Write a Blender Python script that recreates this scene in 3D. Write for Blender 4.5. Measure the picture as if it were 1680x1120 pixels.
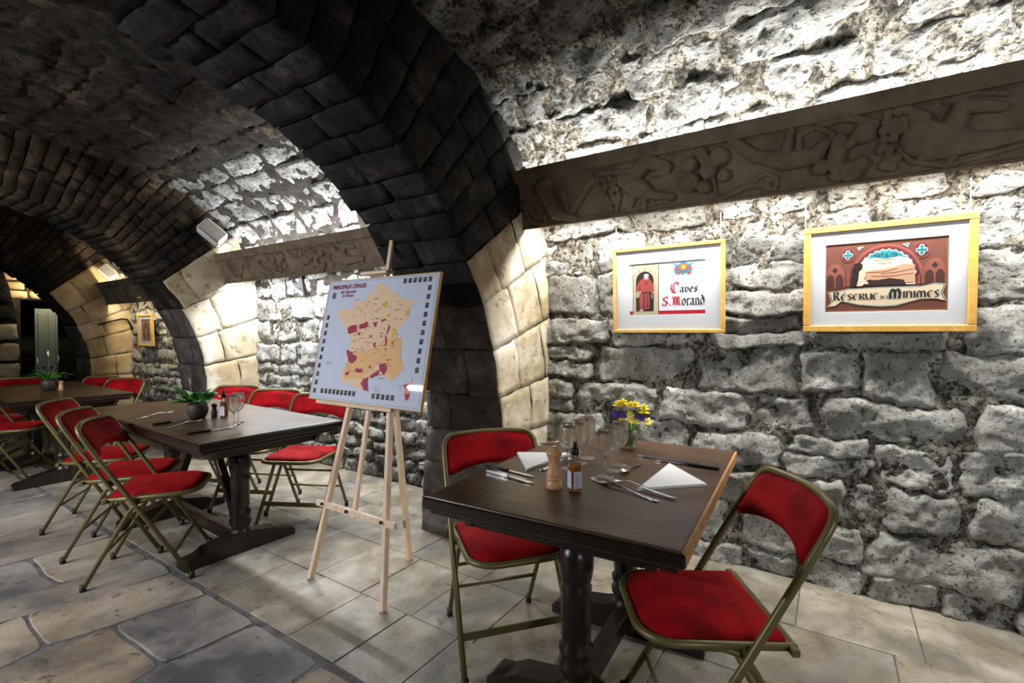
import bpy, math, random
from math import sin, cos, pi, radians, sqrt, atan2, tan
from mathutils import Vector, Matrix, noise

# ---------------------------------------------------------------- clear, camera, world, lights, exposure
for o in list(bpy.data.objects): bpy.data.objects.remove(o, do_unlink=True)
SC = bpy.context.scene
COL = SC.collection
random.seed(7)

cam = bpy.data.cameras.new('camera'); CAM = bpy.data.objects.new('camera', cam); COL.objects.link(CAM)
cam.sensor_width = 36.0; cam.lens = 17.0; cam.clip_start = 0.02
YAW = radians(56.5); PITCH = math.atan(15/793.0)
F0 = Vector((sin(YAW), cos(YAW), 0)); RT = Vector((cos(YAW), -sin(YAW), 0))
FW = (F0*cos(PITCH) - Vector((0,0,1))*sin(PITCH)).normalized(); UP = RT.cross(FW)
m = Matrix((RT, UP, -FW)).transposed().to_4x4(); m.translation = Vector((0,0,1.27)); CAM.matrix_world = m
SC.camera = CAM

W = bpy.data.worlds.new('world'); SC.world = W; W.use_nodes = True
W.node_tree.nodes['Background'].inputs[0].default_value = (.5,.55,.6,1)
W.node_tree.nodes['Background'].inputs[1].default_value = 0.02
SC.view_settings.view_transform = 'Standard'; SC.view_settings.look = 'None'
SC.view_settings.gamma = 1.0; SC.view_settings.use_curve_mapping = False
SC.view_settings.exposure = 0.52
SC.cycles.transparent_max_bounces = 20; SC.cycles.max_bounces = 8; SC.cycles.diffuse_bounces = 4; SC.cycles.glossy_bounces = 3
SC.cycles.transmission_bounces = 8; SC.cycles.caustics_reflective = False; SC.cycles.caustics_refractive = True

def area_light(name, loc, direction, length, width, power, color, along=(0,1,0)):
    l = bpy.data.lights.new(name, 'AREA'); l.shape = 'RECTANGLE'; l.size = length; l.size_y = width
    l.energy = power; l.color = color
    o = bpy.data.objects.new(name, l); COL.objects.link(o)
    z = -Vector(direction).normalized(); x = Vector(along).normalized(); y = z.cross(x).normalized(); x = y.cross(z)
    mm = Matrix((x, y, z)).transposed().to_4x4(); mm.translation = Vector(loc); o.matrix_world = mm
    return o
# tube lamps hidden in the coves behind the carved beams: (y0, y1, wall side, power, colour, z)
COVES = [(-1.35, 1.55, 1, 1.0, (1.0,.98,.94), 2.02), (2.3, 5.1, 1, 1.35, (.95,.97,1.0), 1.88), (5.95, 8.7, 1, .9, (1.0,.86,.62), 1.78), (-4.8, -2.1, 1, 1.0, (1,.97,.92), 2.0)]
UPW, DNW = 50.0, 44.0
for (ya, yb, sd, pw, colr, zc) in COVES:
    xc = .58 + sd*2.035
    L = yb-ya-.12
    area_light('cove_lamp_up', (xc, (ya+yb)/2, zc+.05), (sd*.1,0,1), L, .05, UPW*(pw if pw <= 1 else .72), colr)
    area_light('cove_lamp_down', (xc, (ya+yb)/2, zc-.05), (0,0,-1), L, .05, DNW*pw, colr)
area_light('cove_lamp_end', (2.3, 9.62, 1.98), (0,.75,-.2), .5, .05, 7, (1.0,.82,.5), along=(1,0,0))
# fill lamps added unseen on the opposite wall to brighten map and floor: (y0, y1, power, colour)
FILL_LAMPS = [(2.2, 5.0, 92, (.92,.95,1.0)), (-3.9, -2.3, 62, (.95,.97,1.0)), (6.2, 8.4, 8, (1.0,.92,.8))]
for (ya, yb, pw, colr) in FILL_LAMPS:
    area_light('added_fill_light', (-1.62, (ya+yb)/2, 1.93), (.70,0,-.72), yb-ya, .06, pw, colr)

# ---------------------------------------------------------------- helpers
def link(o, parent=None):
    COL.objects.link(o)
    if parent is not None: o.parent = parent
    return o
def tag(o, label=None, cat=None, group=None, kind=None):
    if label: o['label'] = label
    if cat: o['category'] = cat
    if group: o['group'] = group
    if kind: o['kind'] = kind
    return o
def empty(name, loc=(0,0,0), rz=0, rx=0):
    o = bpy.data.objects.new(name, None); o.empty_display_size = .05; COL.objects.link(o)
    o.location = loc; o.rotation_euler = (rx, 0, rz); return o
def mobj(name, V, Fc, mat, parent=None, smooth=True):
    me = bpy.data.meshes.new(name); me.from_pydata(V, [], Fc); me.materials.append(mat)
    if smooth: me.polygons.foreach_set('use_smooth', [True]*len(me.polygons))
    me.update()
    return link(bpy.data.objects.new(name, me), parent)
def copy_tree(o, parent=None):
    c = o.copy(); COL.objects.link(c); c.parent = parent
    for ch in o.children: copy_tree(ch, c)
    return c

class MB:
    def __init__(s): s.v = []; s.f = []; s.sm = []
    def add(s, V, Fc, sm=True):
        n = len(s.v); s.v += [tuple(p) for p in V]; s.f += [tuple(i+n for i in f) for f in Fc]; s.sm += [sm]*len(Fc); return s
    def box(s, c, d, bev=.004, rot=None):
        hx, hy, hz = d[0]/2, d[1]/2, d[2]/2; b = min(bev, hx*.9, hy*.9, hz*.9)
        V = []; idx = {}
        for sx in (-1,1):
            for sy in (-1,1):
                for sz in (-1,1):
                    for ax, p in enumerate(((hx,hy-b,hz-b),(hx-b,hy,hz-b),(hx-b,hy-b,hz))):
                        idx[(sx,sy,sz,ax)] = len(V); V.append(Vector((p[0]*sx,p[1]*sy,p[2]*sz)))
        Fc = []
        q = lambda *k: [idx[x] for x in k]
        for sx in (-1,1): Fc.append(q((sx,-1,-1,0),(sx,1,-1,0),(sx,1,1,0),(sx,-1,1,0))[::sx])
        for sy in (-1,1): Fc.append(q((-1,sy,-1,1),(1,sy,-1,1),(1,sy,1,1),(-1,sy,1,1))[::-sy])
        for sz in (-1,1): Fc.append(q((-1,-1,sz,2),(1,-1,sz,2),(1,1,sz,2),(-1,1,sz,2))[::sz])
        for a in (-1,1):
            for b2 in (-1,1):
                Fc.append(q((a,b2,-1,0),(a,b2,1,0),(a,b2,1,1),(a,b2,-1,1))[::-a*b2])
                Fc.append(q((a,-1,b2,0),(a,1,b2,0),(a,1,b2,2),(a,-1,b2,2))[::a*b2])
                Fc.append(q((-1,a,b2,1),(1,a,b2,1),(1,a,b2,2),(-1,a,b2,2))[::-a*b2])
                for c2 in (-1,1): Fc.append(q((a,b2,c2,0),(a,b2,c2,1),(a,b2,c2,2))[::a*b2*c2])
        if rot is not None: V = [rot @ p for p in V]
        c = Vector(c); return s.add([p+c for p in V], Fc, False)
    def beam(s, p0, p1, w, t, bev=.003, side=(0,1,0)):
        p0 = Vector(p0); p1 = Vector(p1); z = (p1-p0); L = z.length; z.normalize()
        x = Vector(side) - z*Vector(side).dot(z); x.normalize(); y = z.cross(x)
        return s.box((p0+p1)/2, (w,t,L), bev, Matrix((x,y,z)).transposed())
    def tube(s, P, r, n=8, closed=False, cap=True):
        P = [Vector(p) for p in P]; k = len(P); V = []; Fc = []
        rs = r if isinstance(r, (list,tuple)) else [r]*k
        ref = None
        for i in range(k):
            a = P[i-1] if (i > 0 or closed) else P[i]; b = P[(i+1) % k] if (i < k-1 or closed) else P[i]
            t = (b-a).normalized()
            if ref is None:
                ref = Vector((0,0,1)) if abs(t.z) < .9 else Vector((1,0,0))
            u = (ref - t*ref.dot(t)).normalized(); ref = u; w = t.cross(u)
            for j in range(n):
                an = 2*pi*j/n; V.append(P[i] + (u*cos(an)+w*sin(an))*rs[i])
        for i in range(k if closed else k-1):
            for j in range(n):
                a = i*n+j; b = i*n+(j+1) % n; c = ((i+1) % k)*n+(j+1) % n; d = ((i+1) % k)*n+j
                Fc.append((a,b,c,d))
        if cap and not closed:
            Fc.append(tuple(range(n))[::-1]); Fc.append(tuple((k-1)*n+j for j in range(n)))
        return s.add(V, Fc)
    def lathe(s, prof, n=24, c=(0,0,0), cap0=True, cap1=True):
        V = []; Fc = []; cx, cy, cz = c
        for (r, z) in prof:
            for j in range(n): V.append((cx+r*cos(2*pi*j/n), cy+r*sin(2*pi*j/n), cz+z))
        for i in range(len(prof)-1):
            for j in range(n):
                Fc.append((i*n+j, i*n+(j+1) % n, (i+1)*n+(j+1) % n, (i+1)*n+j))
        if cap0: Fc.append(tuple(range(n))[::-1])
        if cap1: Fc.append(tuple((len(prof)-1)*n+j for j in range(n)))
        return s.add(V, Fc)
    def sphere(s, c, r, n=10, m=7):
        rx, ry, rz = r if isinstance(r, (tuple,list)) else (r,r,r)
        V = [(c[0],c[1],c[2]-rz)]; Fc = []
        for i in range(1,m):
            ph = -pi/2+pi*i/m
            for j in range(n): V.append((c[0]+rx*cos(ph)*cos(2*pi*j/n), c[1]+ry*cos(ph)*sin(2*pi*j/n), c[2]+rz*sin(ph)))
        V.append((c[0],c[1],c[2]+rz)); t = len(V)-1
        for j in range(n):
            Fc.append((0, 1+(j+1) % n, 1+j)); Fc.append((t, 1+(m-2)*n+j, 1+(m-2)*n+(j+1) % n))
            for i in range(m-2): Fc.append((1+i*n+j, 1+i*n+(j+1) % n, 1+(i+1)*n+(j+1) % n, 1+(i+1)*n+j))
        return s.add(V, Fc)
    def prism(s, poly, axis, a, b):
        # poly: 2-D points; axis 'x','y','z' is the extrusion axis
        def P(p, t): return (t,p[0],p[1]) if axis == 'x' else ((p[0],t,p[1]) if axis == 'y' else (p[0],p[1],t))
        n = len(poly); V = [P(p,a) for p in poly]+[P(p,b) for p in poly]
        Fc = [tuple(range(n)), tuple(range(2*n-1, n-1, -1))]+[(i, i+n, (i+1) % n+n, (i+1) % n) for i in range(n)]
        area = sum(poly[i][0]*poly[(i+1) % n][1]-poly[(i+1) % n][0]*poly[i][1] for i in range(n))
        fl = (area > 0) ^ (axis == 'y') ^ (b < a)
        if not fl: Fc = [f[::-1] for f in Fc]
        return s.add(V, Fc, False)
    def build(s, name, mat, parent=None):
        me = bpy.data.meshes.new(name); me.from_pydata(s.v, [], s.f); me.materials.append(mat)
        me.polygons.foreach_set('use_smooth', s.sm); me.update()
        return link(bpy.data.objects.new(name, me), parent)

def rgb(h):   # sRGB 0-255 -> linear
    return tuple(((c/255)/12.92 if c/255 <= .04045 else ((c/255+.055)/1.055)**2.4) for c in h)+(1,)

# ---------------------------------------------------------------- materials
def newmat(name):
    mt = bpy.data.materials.new(name); mt.use_nodes = True; nt = mt.node_tree
    b = nt.nodes['Principled BSDF']; return mt, nt, b
def N(nt, typ, **kw):
    n = nt.nodes.new(typ)
    for k, v in kw.items():
        if k.startswith('i_'):
            key = k[2:]; key = int(key) if key.isdigit() else key.replace('_',' ')
            n.inputs[key].default_value = v
        else: setattr(n, k, v)
    return n
def plain(name, col, rough=.5, metal=0, **kw):
    mt, nt, b = newmat(name); b.inputs['Base Color'].default_value = rgb(col); b.inputs['Roughness'].default_value = rough; b.inputs['Metallic'].default_value = metal
    for k, v in kw.items(): b.inputs[k.replace('_',' ')].default_value = v
    return mt
def ramp(nt, stops, fac=None):
    r = N(nt, 'ShaderNodeValToRGB'); e = r.color_ramp.elements
    while len(e) > 1: e.remove(e[-1])
    e[0].position = stops[0][0]; e[0].color = stops[0][1]
    for p, c in stops[1:]: x = e.new(p); x.color = c
    if fac is not None: nt.links.new(fac, r.inputs[0])
    return r
def mixc(nt, fac, a, b, mode='MIX'):
    x = N(nt, 'ShaderNodeMix', data_type='RGBA', blend_type=mode)
    for sock, val in ((x.inputs[0], fac), (x.inputs[6], a), (x.inputs[7], b)):
        if hasattr(val, 'is_linked'): nt.links.new(val, sock)
        else: sock.default_value = val
    return x.outputs[2]
def nz(nt, vec, scale, detail=6, rough=.6, dist=0):
    n = N(nt, 'ShaderNodeTexNoise'); n.inputs['Scale'].default_value = scale; n.inputs['Detail'].default_value = detail
    n.inputs['Roughness'].default_value = rough; n.inputs['Distortion'].default_value = dist
    nt.links.new(vec, n.inputs['Vector']); return n.outputs[0]
G1 = lambda v: (v,v,v,1)
def stone_mat(name, stops, pit=(26,24,20), pit_lo=.36, pit_hi=.47, pit_amt=.8, pit_scale=34, soot=None, soot_lo=.5, soot_hi=.7, rough=.85, bump=.7, dist=.02, vary=.3, big=5.0, stretch=None):
    mt, nt, b = newmat(name); tc = N(nt, 'ShaderNodeTexCoord'); v = tc.outputs['Object']
    if stretch:
        mp = N(nt, 'ShaderNodeMapping'); mp.inputs['Scale'].default_value = stretch; nt.links.new(v, mp.inputs[0]); v = mp.outputs[0]
    c = ramp(nt, [(p, rgb(k)) for p, k in stops], nz(nt, v, big, 6, .62, .3)).outputs[0]
    oi = N(nt, 'ShaderNodeObjectInfo')
    rr = ramp(nt, [(0, G1(1-vary)), (1, G1(1+vary*.25))], oi.outputs['Random']).outputs[0]
    c = mixc(nt, 1.0, c, rr, 'MULTIPLY')
    if soot:
        sm = ramp(nt, [(soot_lo, G1(0)), (soot_hi, G1(1))], nz(nt, v, 1.7, 4, .65, .4)).outputs[0]
        c = mixc(nt, sm, c, rgb(soot))
    pn = nz(nt, v, pit_scale, 4, .7, .5)
    pm = ramp(nt, [(pit_lo, G1(pit_amt)), (pit_hi, G1(0))], pn).outputs[0]
    c = mixc(nt, pm, c, rgb(pit))
    nt.links.new(c, b.inputs['Base Color']); b.inputs['Roughness'].default_value = rough
    b.inputs['Specular IOR Level'].default_value = .25
    h1 = nz(nt, v, pit_scale*.7, 6, .72, .3)
    bp = N(nt, 'ShaderNodeBump'); bp.inputs['Strength'].default_value = bump; bp.inputs['Distance'].default_value = dist
    nt.links.new(h1, bp.inputs['Height']); nt.links.new(bp.outputs[0], b.inputs['Normal'])
    return mt
M = {}
M['stone'] = stone_mat('limestone_rubble', [(.25,(130,127,118)),(.45,(176,174,166)),(.62,(204,203,197)),(.8,(222,222,218))], pit=(46,43,38), pit_lo=.36, pit_hi=.46, pit_amt=.8, pit_scale=52, soot=(122,119,112), soot_lo=.5, soot_hi=.72, bump=1.0, dist=.026, vary=.28, big=7)
M['mortar'] = stone_mat('old_dark_mortar', [(.32,(50,46,40)),(.44,(104,99,89)),(.56,(160,154,141)),(.72,(200,196,184))], pit=(24,22,19), pit_lo=.42, pit_hi=.53, pit_amt=.9, pit_scale=46, bump=1.0, dist=.035, vary=0, big=14)
M['vault'] = stone_mat('vault_stone', [(.25,(108,106,100)),(.45,(162,161,156)),(.62,(196,196,192)),(.8,(220,220,216))], pit=(30,28,26), pit_lo=.38, pit_hi=.48, pit_amt=.88, pit_scale=46, soot=(78,76,72), soot_lo=.48, soot_hi=.72, bump=1.0, dist=.026, vary=.35, big=7, stretch=(1,.6,1))
M['shadevault'] = stone_mat('shaded_brown_vault_stone', [(.25,(48,40,32)),(.5,(84,72,59)),(.75,(142,130,112))], pit=(20,17,14), pit_lo=.38, pit_hi=.48, pit_amt=.85, pit_scale=34, soot=(34,29,25), soot_lo=.42, soot_hi=.62, bump=1.0, dist=.025, vary=.45, big=4)  # darker copy of the vault stone, shade put into its colour
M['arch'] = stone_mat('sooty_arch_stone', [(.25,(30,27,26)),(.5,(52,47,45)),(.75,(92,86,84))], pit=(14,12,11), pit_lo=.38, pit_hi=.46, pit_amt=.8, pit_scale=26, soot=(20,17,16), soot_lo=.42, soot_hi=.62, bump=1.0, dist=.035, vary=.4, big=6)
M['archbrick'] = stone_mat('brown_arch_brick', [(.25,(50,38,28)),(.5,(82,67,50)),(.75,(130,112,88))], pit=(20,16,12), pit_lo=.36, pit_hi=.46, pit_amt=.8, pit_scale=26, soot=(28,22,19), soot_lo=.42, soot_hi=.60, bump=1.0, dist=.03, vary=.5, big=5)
M['pier'] = stone_mat('worn_shaded_grey_brown_pier', [(.25,(58,52,48)),(.45,(88,80,75)),(.6,(112,104,98)),(.8,(146,138,130))], pit=(30,26,23), pit_lo=.34, pit_hi=.44, pit_amt=.6, pit_scale=14, soot=(62,55,51), soot_lo=.45, soot_hi=.66, bump=.6, dist=.02, vary=.15, big=5)  # grey-brown pier sides, part of their shade put into the colour
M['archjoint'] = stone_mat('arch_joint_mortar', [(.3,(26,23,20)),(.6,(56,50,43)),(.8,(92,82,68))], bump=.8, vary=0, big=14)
M['plaster'] = stone_mat('worn_lime_plaster', [(.24,(128,110,84)),(.40,(182,168,140)),(.56,(212,204,186)),(.8,(228,224,214))], pit=(70,58,44), pit_lo=.32, pit_hi=.44, pit_amt=.6, pit_scale=12, soot=(164,146,114), soot_lo=.46, soot_hi=.64, bump=.5, dist=.02, vary=.12, big=3.5)
M['blockwarm'] = stone_mat('tan_dressed_stone', [(.25,(150,124,86)),(.5,(196,172,130)),(.75,(224,210,184))], pit_lo=.30, pit_hi=.38, pit_amt=.4, pit_scale=20, bump=.4, vary=.2, big=3)
M['tile'] = stone_mat('grey_floor_tile', [(.28,(102,92,76)),(.45,(138,129,112)),(.6,(162,154,140)),(.78,(184,179,169))], pit=(70,62,52), pit_lo=.33, pit_hi=.40, pit_amt=.55, pit_scale=16, soot=(104,101,96), soot_lo=.46, soot_hi=.66, rough=.40, bump=.3, dist=.01, vary=.22, big=4.5)
def flag_mat():
    mt = stone_mat('flagstone', [(.25,(136,124,108)),(.5,(176,167,154)),(.75,(204,200,192))], pit=(58,52,46), pit_lo=.33, pit_hi=.39, pit_amt=.7, pit_scale=20, soot=(110,108,108), soot_lo=.45, soot_hi=.62, rough=.42, bump=.35, dist=.015, vary=.1, big=2.4)
    nt = mt.node_tree; b = nt.nodes['Principled BSDF']; src = b.inputs['Base Color'].links[0].from_socket
    oi = N(nt, 'ShaderNodeObjectInfo')
    r = ramp(nt, [(0, rgb((250,222,190))), (.2, rgb((236,224,210))), (.4, rgb((255,252,248))), (.62, rgb((196,196,202))), (.8, rgb((246,238,228))), (1, rgb((216,210,210)))], oi.outputs['Random'])
    nt.links.new(mixc(nt, 1.0, src, r.outputs[0], 'MULTIPLY'), b.inputs['Base Color']); return mt
M['flag'] = flag_mat()
M['grout'] = stone_mat('floor_grout', [(.3,(70,68,66)),(.6,(112,110,108)),(.8,(148,147,145))], pit_amt=.5, bump=.5, vary=0, big=12)
M['frieze'] = stone_mat('carved_brown_stone', [(.25,(88,76,62)),(.5,(116,102,84)),(.75,(140,126,108))], pit=(60,50,40), pit_lo=.30, pit_hi=.38, pit_amt=.5, pit_scale=40, rough=.7, bump=.35, dist=.006, vary=.05, big=6)

def wood_mat(name, cols, rough=.3, scale=(3,30,30), bump=.05, coat=0):
    mt, nt, b = newmat(name); tc = N(nt, 'ShaderNodeTexCoord'); mp = N(nt, 'ShaderNodeMapping'); mp.inputs['Scale'].default_value = scale
    nt.links.new(tc.outputs['Object'], mp.inputs[0])
    n1 = nz(nt, mp.outputs[0], 1.0, 8, .6, 1.2)
    c = ramp(nt, [(p, rgb(k)) for p, k in cols], n1).outputs[0]
    nt.links.new(c, b.inputs['Base Color'])
    r2 = ramp(nt, [(.3, G1(rough*.85)), (.75, G1(rough*1.25))], nz(nt, tc.outputs['Object'], 5, 3, .5)).outputs[0]
    nt.links.new(r2, b.inputs['Roughness'])
    b.inputs['Coat Weight'].default_value = coat; b.inputs['Coat Roughness'].default_value = .2
    bp = N(nt, 'ShaderNodeBump'); bp.inputs['Strength'].default_value = bump; bp.inputs['Distance'].default_value = .004
    nt.links.new(n1, bp.inputs['Height']); nt.links.new(bp.outputs[0], b.inputs['Normal']); return mt
M['tabletop'] = wood_mat('dark_varnished_oak', [(.3,(48,32,20)),(.5,(72,50,32)),(.7,(94,68,44))], .34, (26,2.2,20), .015)
M['darkwood'] = wood_mat('near_black_turned_oak', [(.3,(20,14,11)),(.6,(38,26,19)),(.8,(56,38,27))], .3, (20,20,3), .05)
M['edgewood'] = wood_mat('bare_oak_edge', [(.3,(150,104,58)),(.6,(184,134,80)),(.8,(204,158,104))], .45, (30,4,30), .05)
M['pine'] = wood_mat('pale_pine', [(.3,(206,178,148)),(.6,(226,202,176)),(.8,(238,220,198))], .5, (22,22,2.5), .04)
M['beech'] = wood_mat('beech', [(.3,(196,144,100)),(.6,(220,172,128)),(.8,(234,194,154))], .35, (30,30,5), .03)
M['goldwood'] = wood_mat('gold_stained_frame', [(.3,(176,130,58)),(.6,(196,152,76)),(.8,(208,168,94))], .35, (14,14,14), .03)
def velvet():
    mt, nt, b = newmat('red_velvet'); tc = N(nt, 'ShaderNodeTexCoord')
    c = ramp(nt, [(.35, rgb((112,4,10))), (.6, rgb((158,8,17))), (.8, rgb((180,14,22)))], nz(nt, tc.outputs['Object'], 9, 5, .6)).outputs[0]
    nt.links.new(c, b.inputs['Base Color']); b.inputs['Roughness'].default_value = .85; b.inputs['Specular IOR Level'].default_value = .15
    b.inputs['Sheen Weight'].default_value = .35; b.inputs['Sheen Roughness'].default_value = .4; b.inputs['Sheen Tint'].default_value = rgb((255,70,60))
    bp = N(nt, 'ShaderNodeBump'); bp.inputs['Strength'].default_value = .15; bp.inputs['Distance'].default_value = .003
    nt.links.new(nz(nt, tc.outputs['Object'], 260, 2, .5), bp.inputs['Height']); nt.links.new(bp.outputs[0], b.inputs['Normal']); return mt
M['velvet'] = velvet()
M['brass'] = plain('olive_gold_painted_metal', (112,103,64), .40, .3)
M['rubber'] = plain('black_rubber', (18,18,18), .6)
M['blackplastic'] = plain('black_plastic', (14,14,15), .35)
M['steel'] = plain('cutlery_steel', (205,206,208), .16, 1.0)
M['iron'] = plain('dark_iron', (34,32,34), .55, .6)
M['paper'] = plain('white_paper_napkin', (240,240,243), .8)
M['card'] = plain('white_card', (224,228,232), .7)
M['whiteplastic'] = plain('white_plastic', (225,226,222), .45)
M['grille'] = plain('grey_speaker_mesh', (120,116,108), .6)
M['leaf'] = plain('glossy_green_leaf', (34,112,34), .35)
M['leaf2'] = plain('light_green_leaf', (92,160,58), .35)
M['spathe'] = plain('cream_spathe', (236,236,206), .5)
M['stem'] = plain('green_stem', (92,134,52), .5)
M['pot'] = plain('dark_brown_pot', (52,44,38), .55)
M['soil'] = plain('potting_soil', (38,28,20), .9)
M['yellow'] = plain('yellow_petal', (246,222,30), .55)
M['lemon'] = plain('pale_yellow_petal', (250,236,110), .55)
M['purple'] = plain('purple_petal', (92,52,168), .55)
M['oil'] = plain('amber_oil', (190,120,28), .12, 0, Transmission_Weight=.55, IOR=1.3)
M['label'] = plain('pale_label_paper', (222,220,236), .6)
M['ink'] = plain('printed_black', (24,22,26), .6)
M['doorpaint'] = plain('grey_green_door_paint', (112,120,120), .5)
M['void'] = plain('painted_darkness', (10,10,10), .9)  # near-black colour stands in for the dark of the doorway recess
M['wire'] = plain('white_nylon_wire', (232,232,232), .4)
def glass(name, tint=(1,1,1,1), refl=.75):
    mt = bpy.data.materials.new(name); mt.use_nodes = True; nt = mt.node_tree; nt.nodes.clear()
    out = N(nt, 'ShaderNodeOutputMaterial'); tr = N(nt, 'ShaderNodeBsdfTransparent'); tr.inputs[0].default_value = tint
    gl = N(nt, 'ShaderNodeBsdfGlossy'); gl.inputs['Roughness'].default_value = .03
    fr = N(nt, 'ShaderNodeFresnel'); fr.inputs[0].default_value = 1.5
    ma = N(nt, 'ShaderNodeMath', operation='MULTIPLY_ADD'); ma.inputs[1].default_value = refl; ma.inputs[2].default_value = .004
    mx = N(nt, 'ShaderNodeMixShader')
    nt.links.new(fr.outputs[0], ma.inputs[0]); nt.links.new(ma.outputs[0], mx.inputs[0]); nt.links.new(tr.outputs[0], mx.inputs[1]); nt.links.new(gl.outputs[0], mx.inputs[2])
    nt.links.new(mx.outputs[0], out.inputs[0]); return mt
def wineglass():
    mt = bpy.data.materials.new('clear_glass'); mt.use_nodes = True; nt = mt.node_tree; nt.nodes.clear()
    out = N(nt, 'ShaderNodeOutputMaterial'); tr = N(nt, 'ShaderNodeBsdfTransparent'); gl = N(nt, 'ShaderNodeBsdfGlass'); gl.inputs['IOR'].default_value = 1.45; gl.inputs['Roughness'].default_value = 0
    mx = N(nt, 'ShaderNodeMixShader'); mx.inputs[0].default_value = .68
    nt.links.new(tr.outputs[0], mx.inputs[1]); nt.links.new(gl.outputs[0], mx.inputs[2]); nt.links.new(mx.outputs[0], out.inputs[0]); return mt
M['glass'] = wineglass()
M['pane'] = glass('thin_pane', (.98,.98,.98,1), .4)
M['film'] = glass('laminating_film', (.98,.98,.98,1), .07)
def emis(name, col, st):
    mt, nt, b = newmat(name); b.inputs['Emission Color'].default_value = (*col,1); b.inputs['Emission Strength'].default_value = st; return mt
M['tubelamp'] = emis('lit_fluorescent_tube', (1,.97,.9), 6)
# ---------------------------------------------------------------- the cellar: profile of wall + vault
AX = .58
HALF = [(2.31,0),(2.31,.35),(2.31,.8),(2.31,1.2),(2.30,1.6),(2.235,1.95),(2.06,2.26),(1.78,2.51),(1.42,2.68),(1.0,2.78),(.5,2.82),(0,2.83)]
def catmull(P, k=12):
    out = []
    for i in range(len(P)-1):
        p0 = P[max(i-1,0)]; p1 = P[i]; p2 = P[i+1]; p3 = P[min(i+2,len(P)-1)]
        for j in range(k):
            t = j/k
            out.append(tuple(.5*(2*p1[a]+(p2[a]-p0[a])*t+(2*p0[a]-5*p1[a]+4*p2[a]-p3[a])*t*t+(3*p1[a]-p0[a]-3*p2[a]+p3[a])*t**3) for a in range(len(p1))))
    out.append(P[-1]); return out
PR = catmull(HALF)
UL = [0.0]
for i in range(1,len(PR)): UL.append(UL[-1]+math.hypot(PR[i][0]-PR[i-1][0], PR[i][1]-PR[i-1][1]))
UMAX = UL[-1]
import bisect
def prof(u):
    u = min(max(u,0),UMAX-1e-6); i = bisect.bisect_right(UL,u)-1; i = min(i,len(PR)-2)
    t = (u-UL[i])/(UL[i+1]-UL[i]); a = PR[i]; b = PR[i+1]
    dx = b[0]-a[0]; dz = b[1]-a[1]; L = math.hypot(dx,dz)
    return a[0]+dx*t, a[1]+dz*t, -dz/L, dx/L      # inward normal = (-dz, dx)
USPR = 1.62   # where wall becomes vault
def surf(s, u, h, off=0.0, side=1):
    if u <= UMAX: x, z, nx, nzv = prof(u)
    else:
        x, z, nx, nzv = prof(2*UMAX-u); x = -x; nx = -nx
    return (AX+off+side*(x+nx*h), s, z+nzv*h)
def fb(p, f, oct_=4):
    return noise.fractal(Vector(p)*f, 1.0, 2.1, oct_)

def skin(name, y0, y1, u0, u1, du, mat, off=0, side=1, amp=.012, kind='structure', h0=0.0):
    nS = max(2,int((y1-y0)/du)); nU = max(2,int((u1-u0)/du)); V = []; Fc = []
    for i in range(nS+1):
        s = y0+(y1-y0)*i/nS
        for j in range(nU+1):
            u = u0+(u1-u0)*j/nU
            p = surf(s,u,0,off,side)
            h = h0+.007+amp*.8*(fb(p,9,5)*.9+abs(noise.noise(Vector(p)*22))*.9) if amp else h0
            V.append(surf(s,u,h,off,side))
    for i in range(nS):
        for j in range(nU):
            a = i*(nU+1)+j; q = (a, a+1, a+nU+2, a+nU+1)
            Fc.append(q[::-1] if side > 0 else q)
    return tag(mobj(name, V, Fc, mat), kind=kind)

def stone_patch(parent, s0, s1, u0, u1, off, depth, res, mat, rg, rough=.012, name='stone'):
    n = max(5,int((s1-s0)/res)); mm = max(5,int((u1-u0)/res))
    j = lambda k: (rg.random()-.5)*k
    w, hgt = s1-s0, u1-u0
    cj = [(j(.12)*w, j(.20)*hgt) for _ in range(4)]
    tilt_s, tilt_u = j(.05), j(.05)
    V = []; Fc = []; k = .06+rg.random()*.34; dd = depth*(.6+rg.random()*.6); ph = Vector((rg.random()*9,rg.random()*9,rg.random()*9))
    for a_ in range(n+1):
        for b_ in range(mm+1):
            a = -1+2*a_/n; b = -1+2*b_/mm
            ra = a*sqrt(1-k*b*b*.5*abs(b)); rb = b*sqrt(1-k*a*a*.5*abs(a))
            p, q = (ra+1)/2, (rb+1)/2
            s = s0+w*p; u = u0+hgt*q
            for (cs,cu), wt in zip(cj, ((1-p)*(1-q), p*(1-q), p*q, (1-p)*q)): s += cs*wt; u += cu*wt
            e = max(abs(a),abs(b)); ee = 1-e**9
            wob = Vector((s*4.5,u*4.5,off*3+3.3))
            s += noise.noise(wob)*.04+noise.noise(wob*4)*.02; u += noise.noise(wob+Vector((7,3,1)))*.035+noise.noise(wob*4+Vector((2,9,4)))*.02
            base = Vector(surf(s,u,0,off))
            h = -.03+(dd+.03)*min(1,ee*1.25)+ee*(tilt_s*a+tilt_u*b)*.5
            h += min(1,ee*2.5)*(fb(base+ph,6,6)*rough*2.4+fb(base+ph,30,4)*rough*.9)
            V.append(surf(s,u,h,off))
    for a_ in range(n):
        for b_ in range(mm):
            i0 = a_*(mm+1)+b_; Fc.append((i0+mm+1, i0+mm+2, i0+1, i0))
    return mobj(name, V, Fc, mat, parent)

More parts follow.
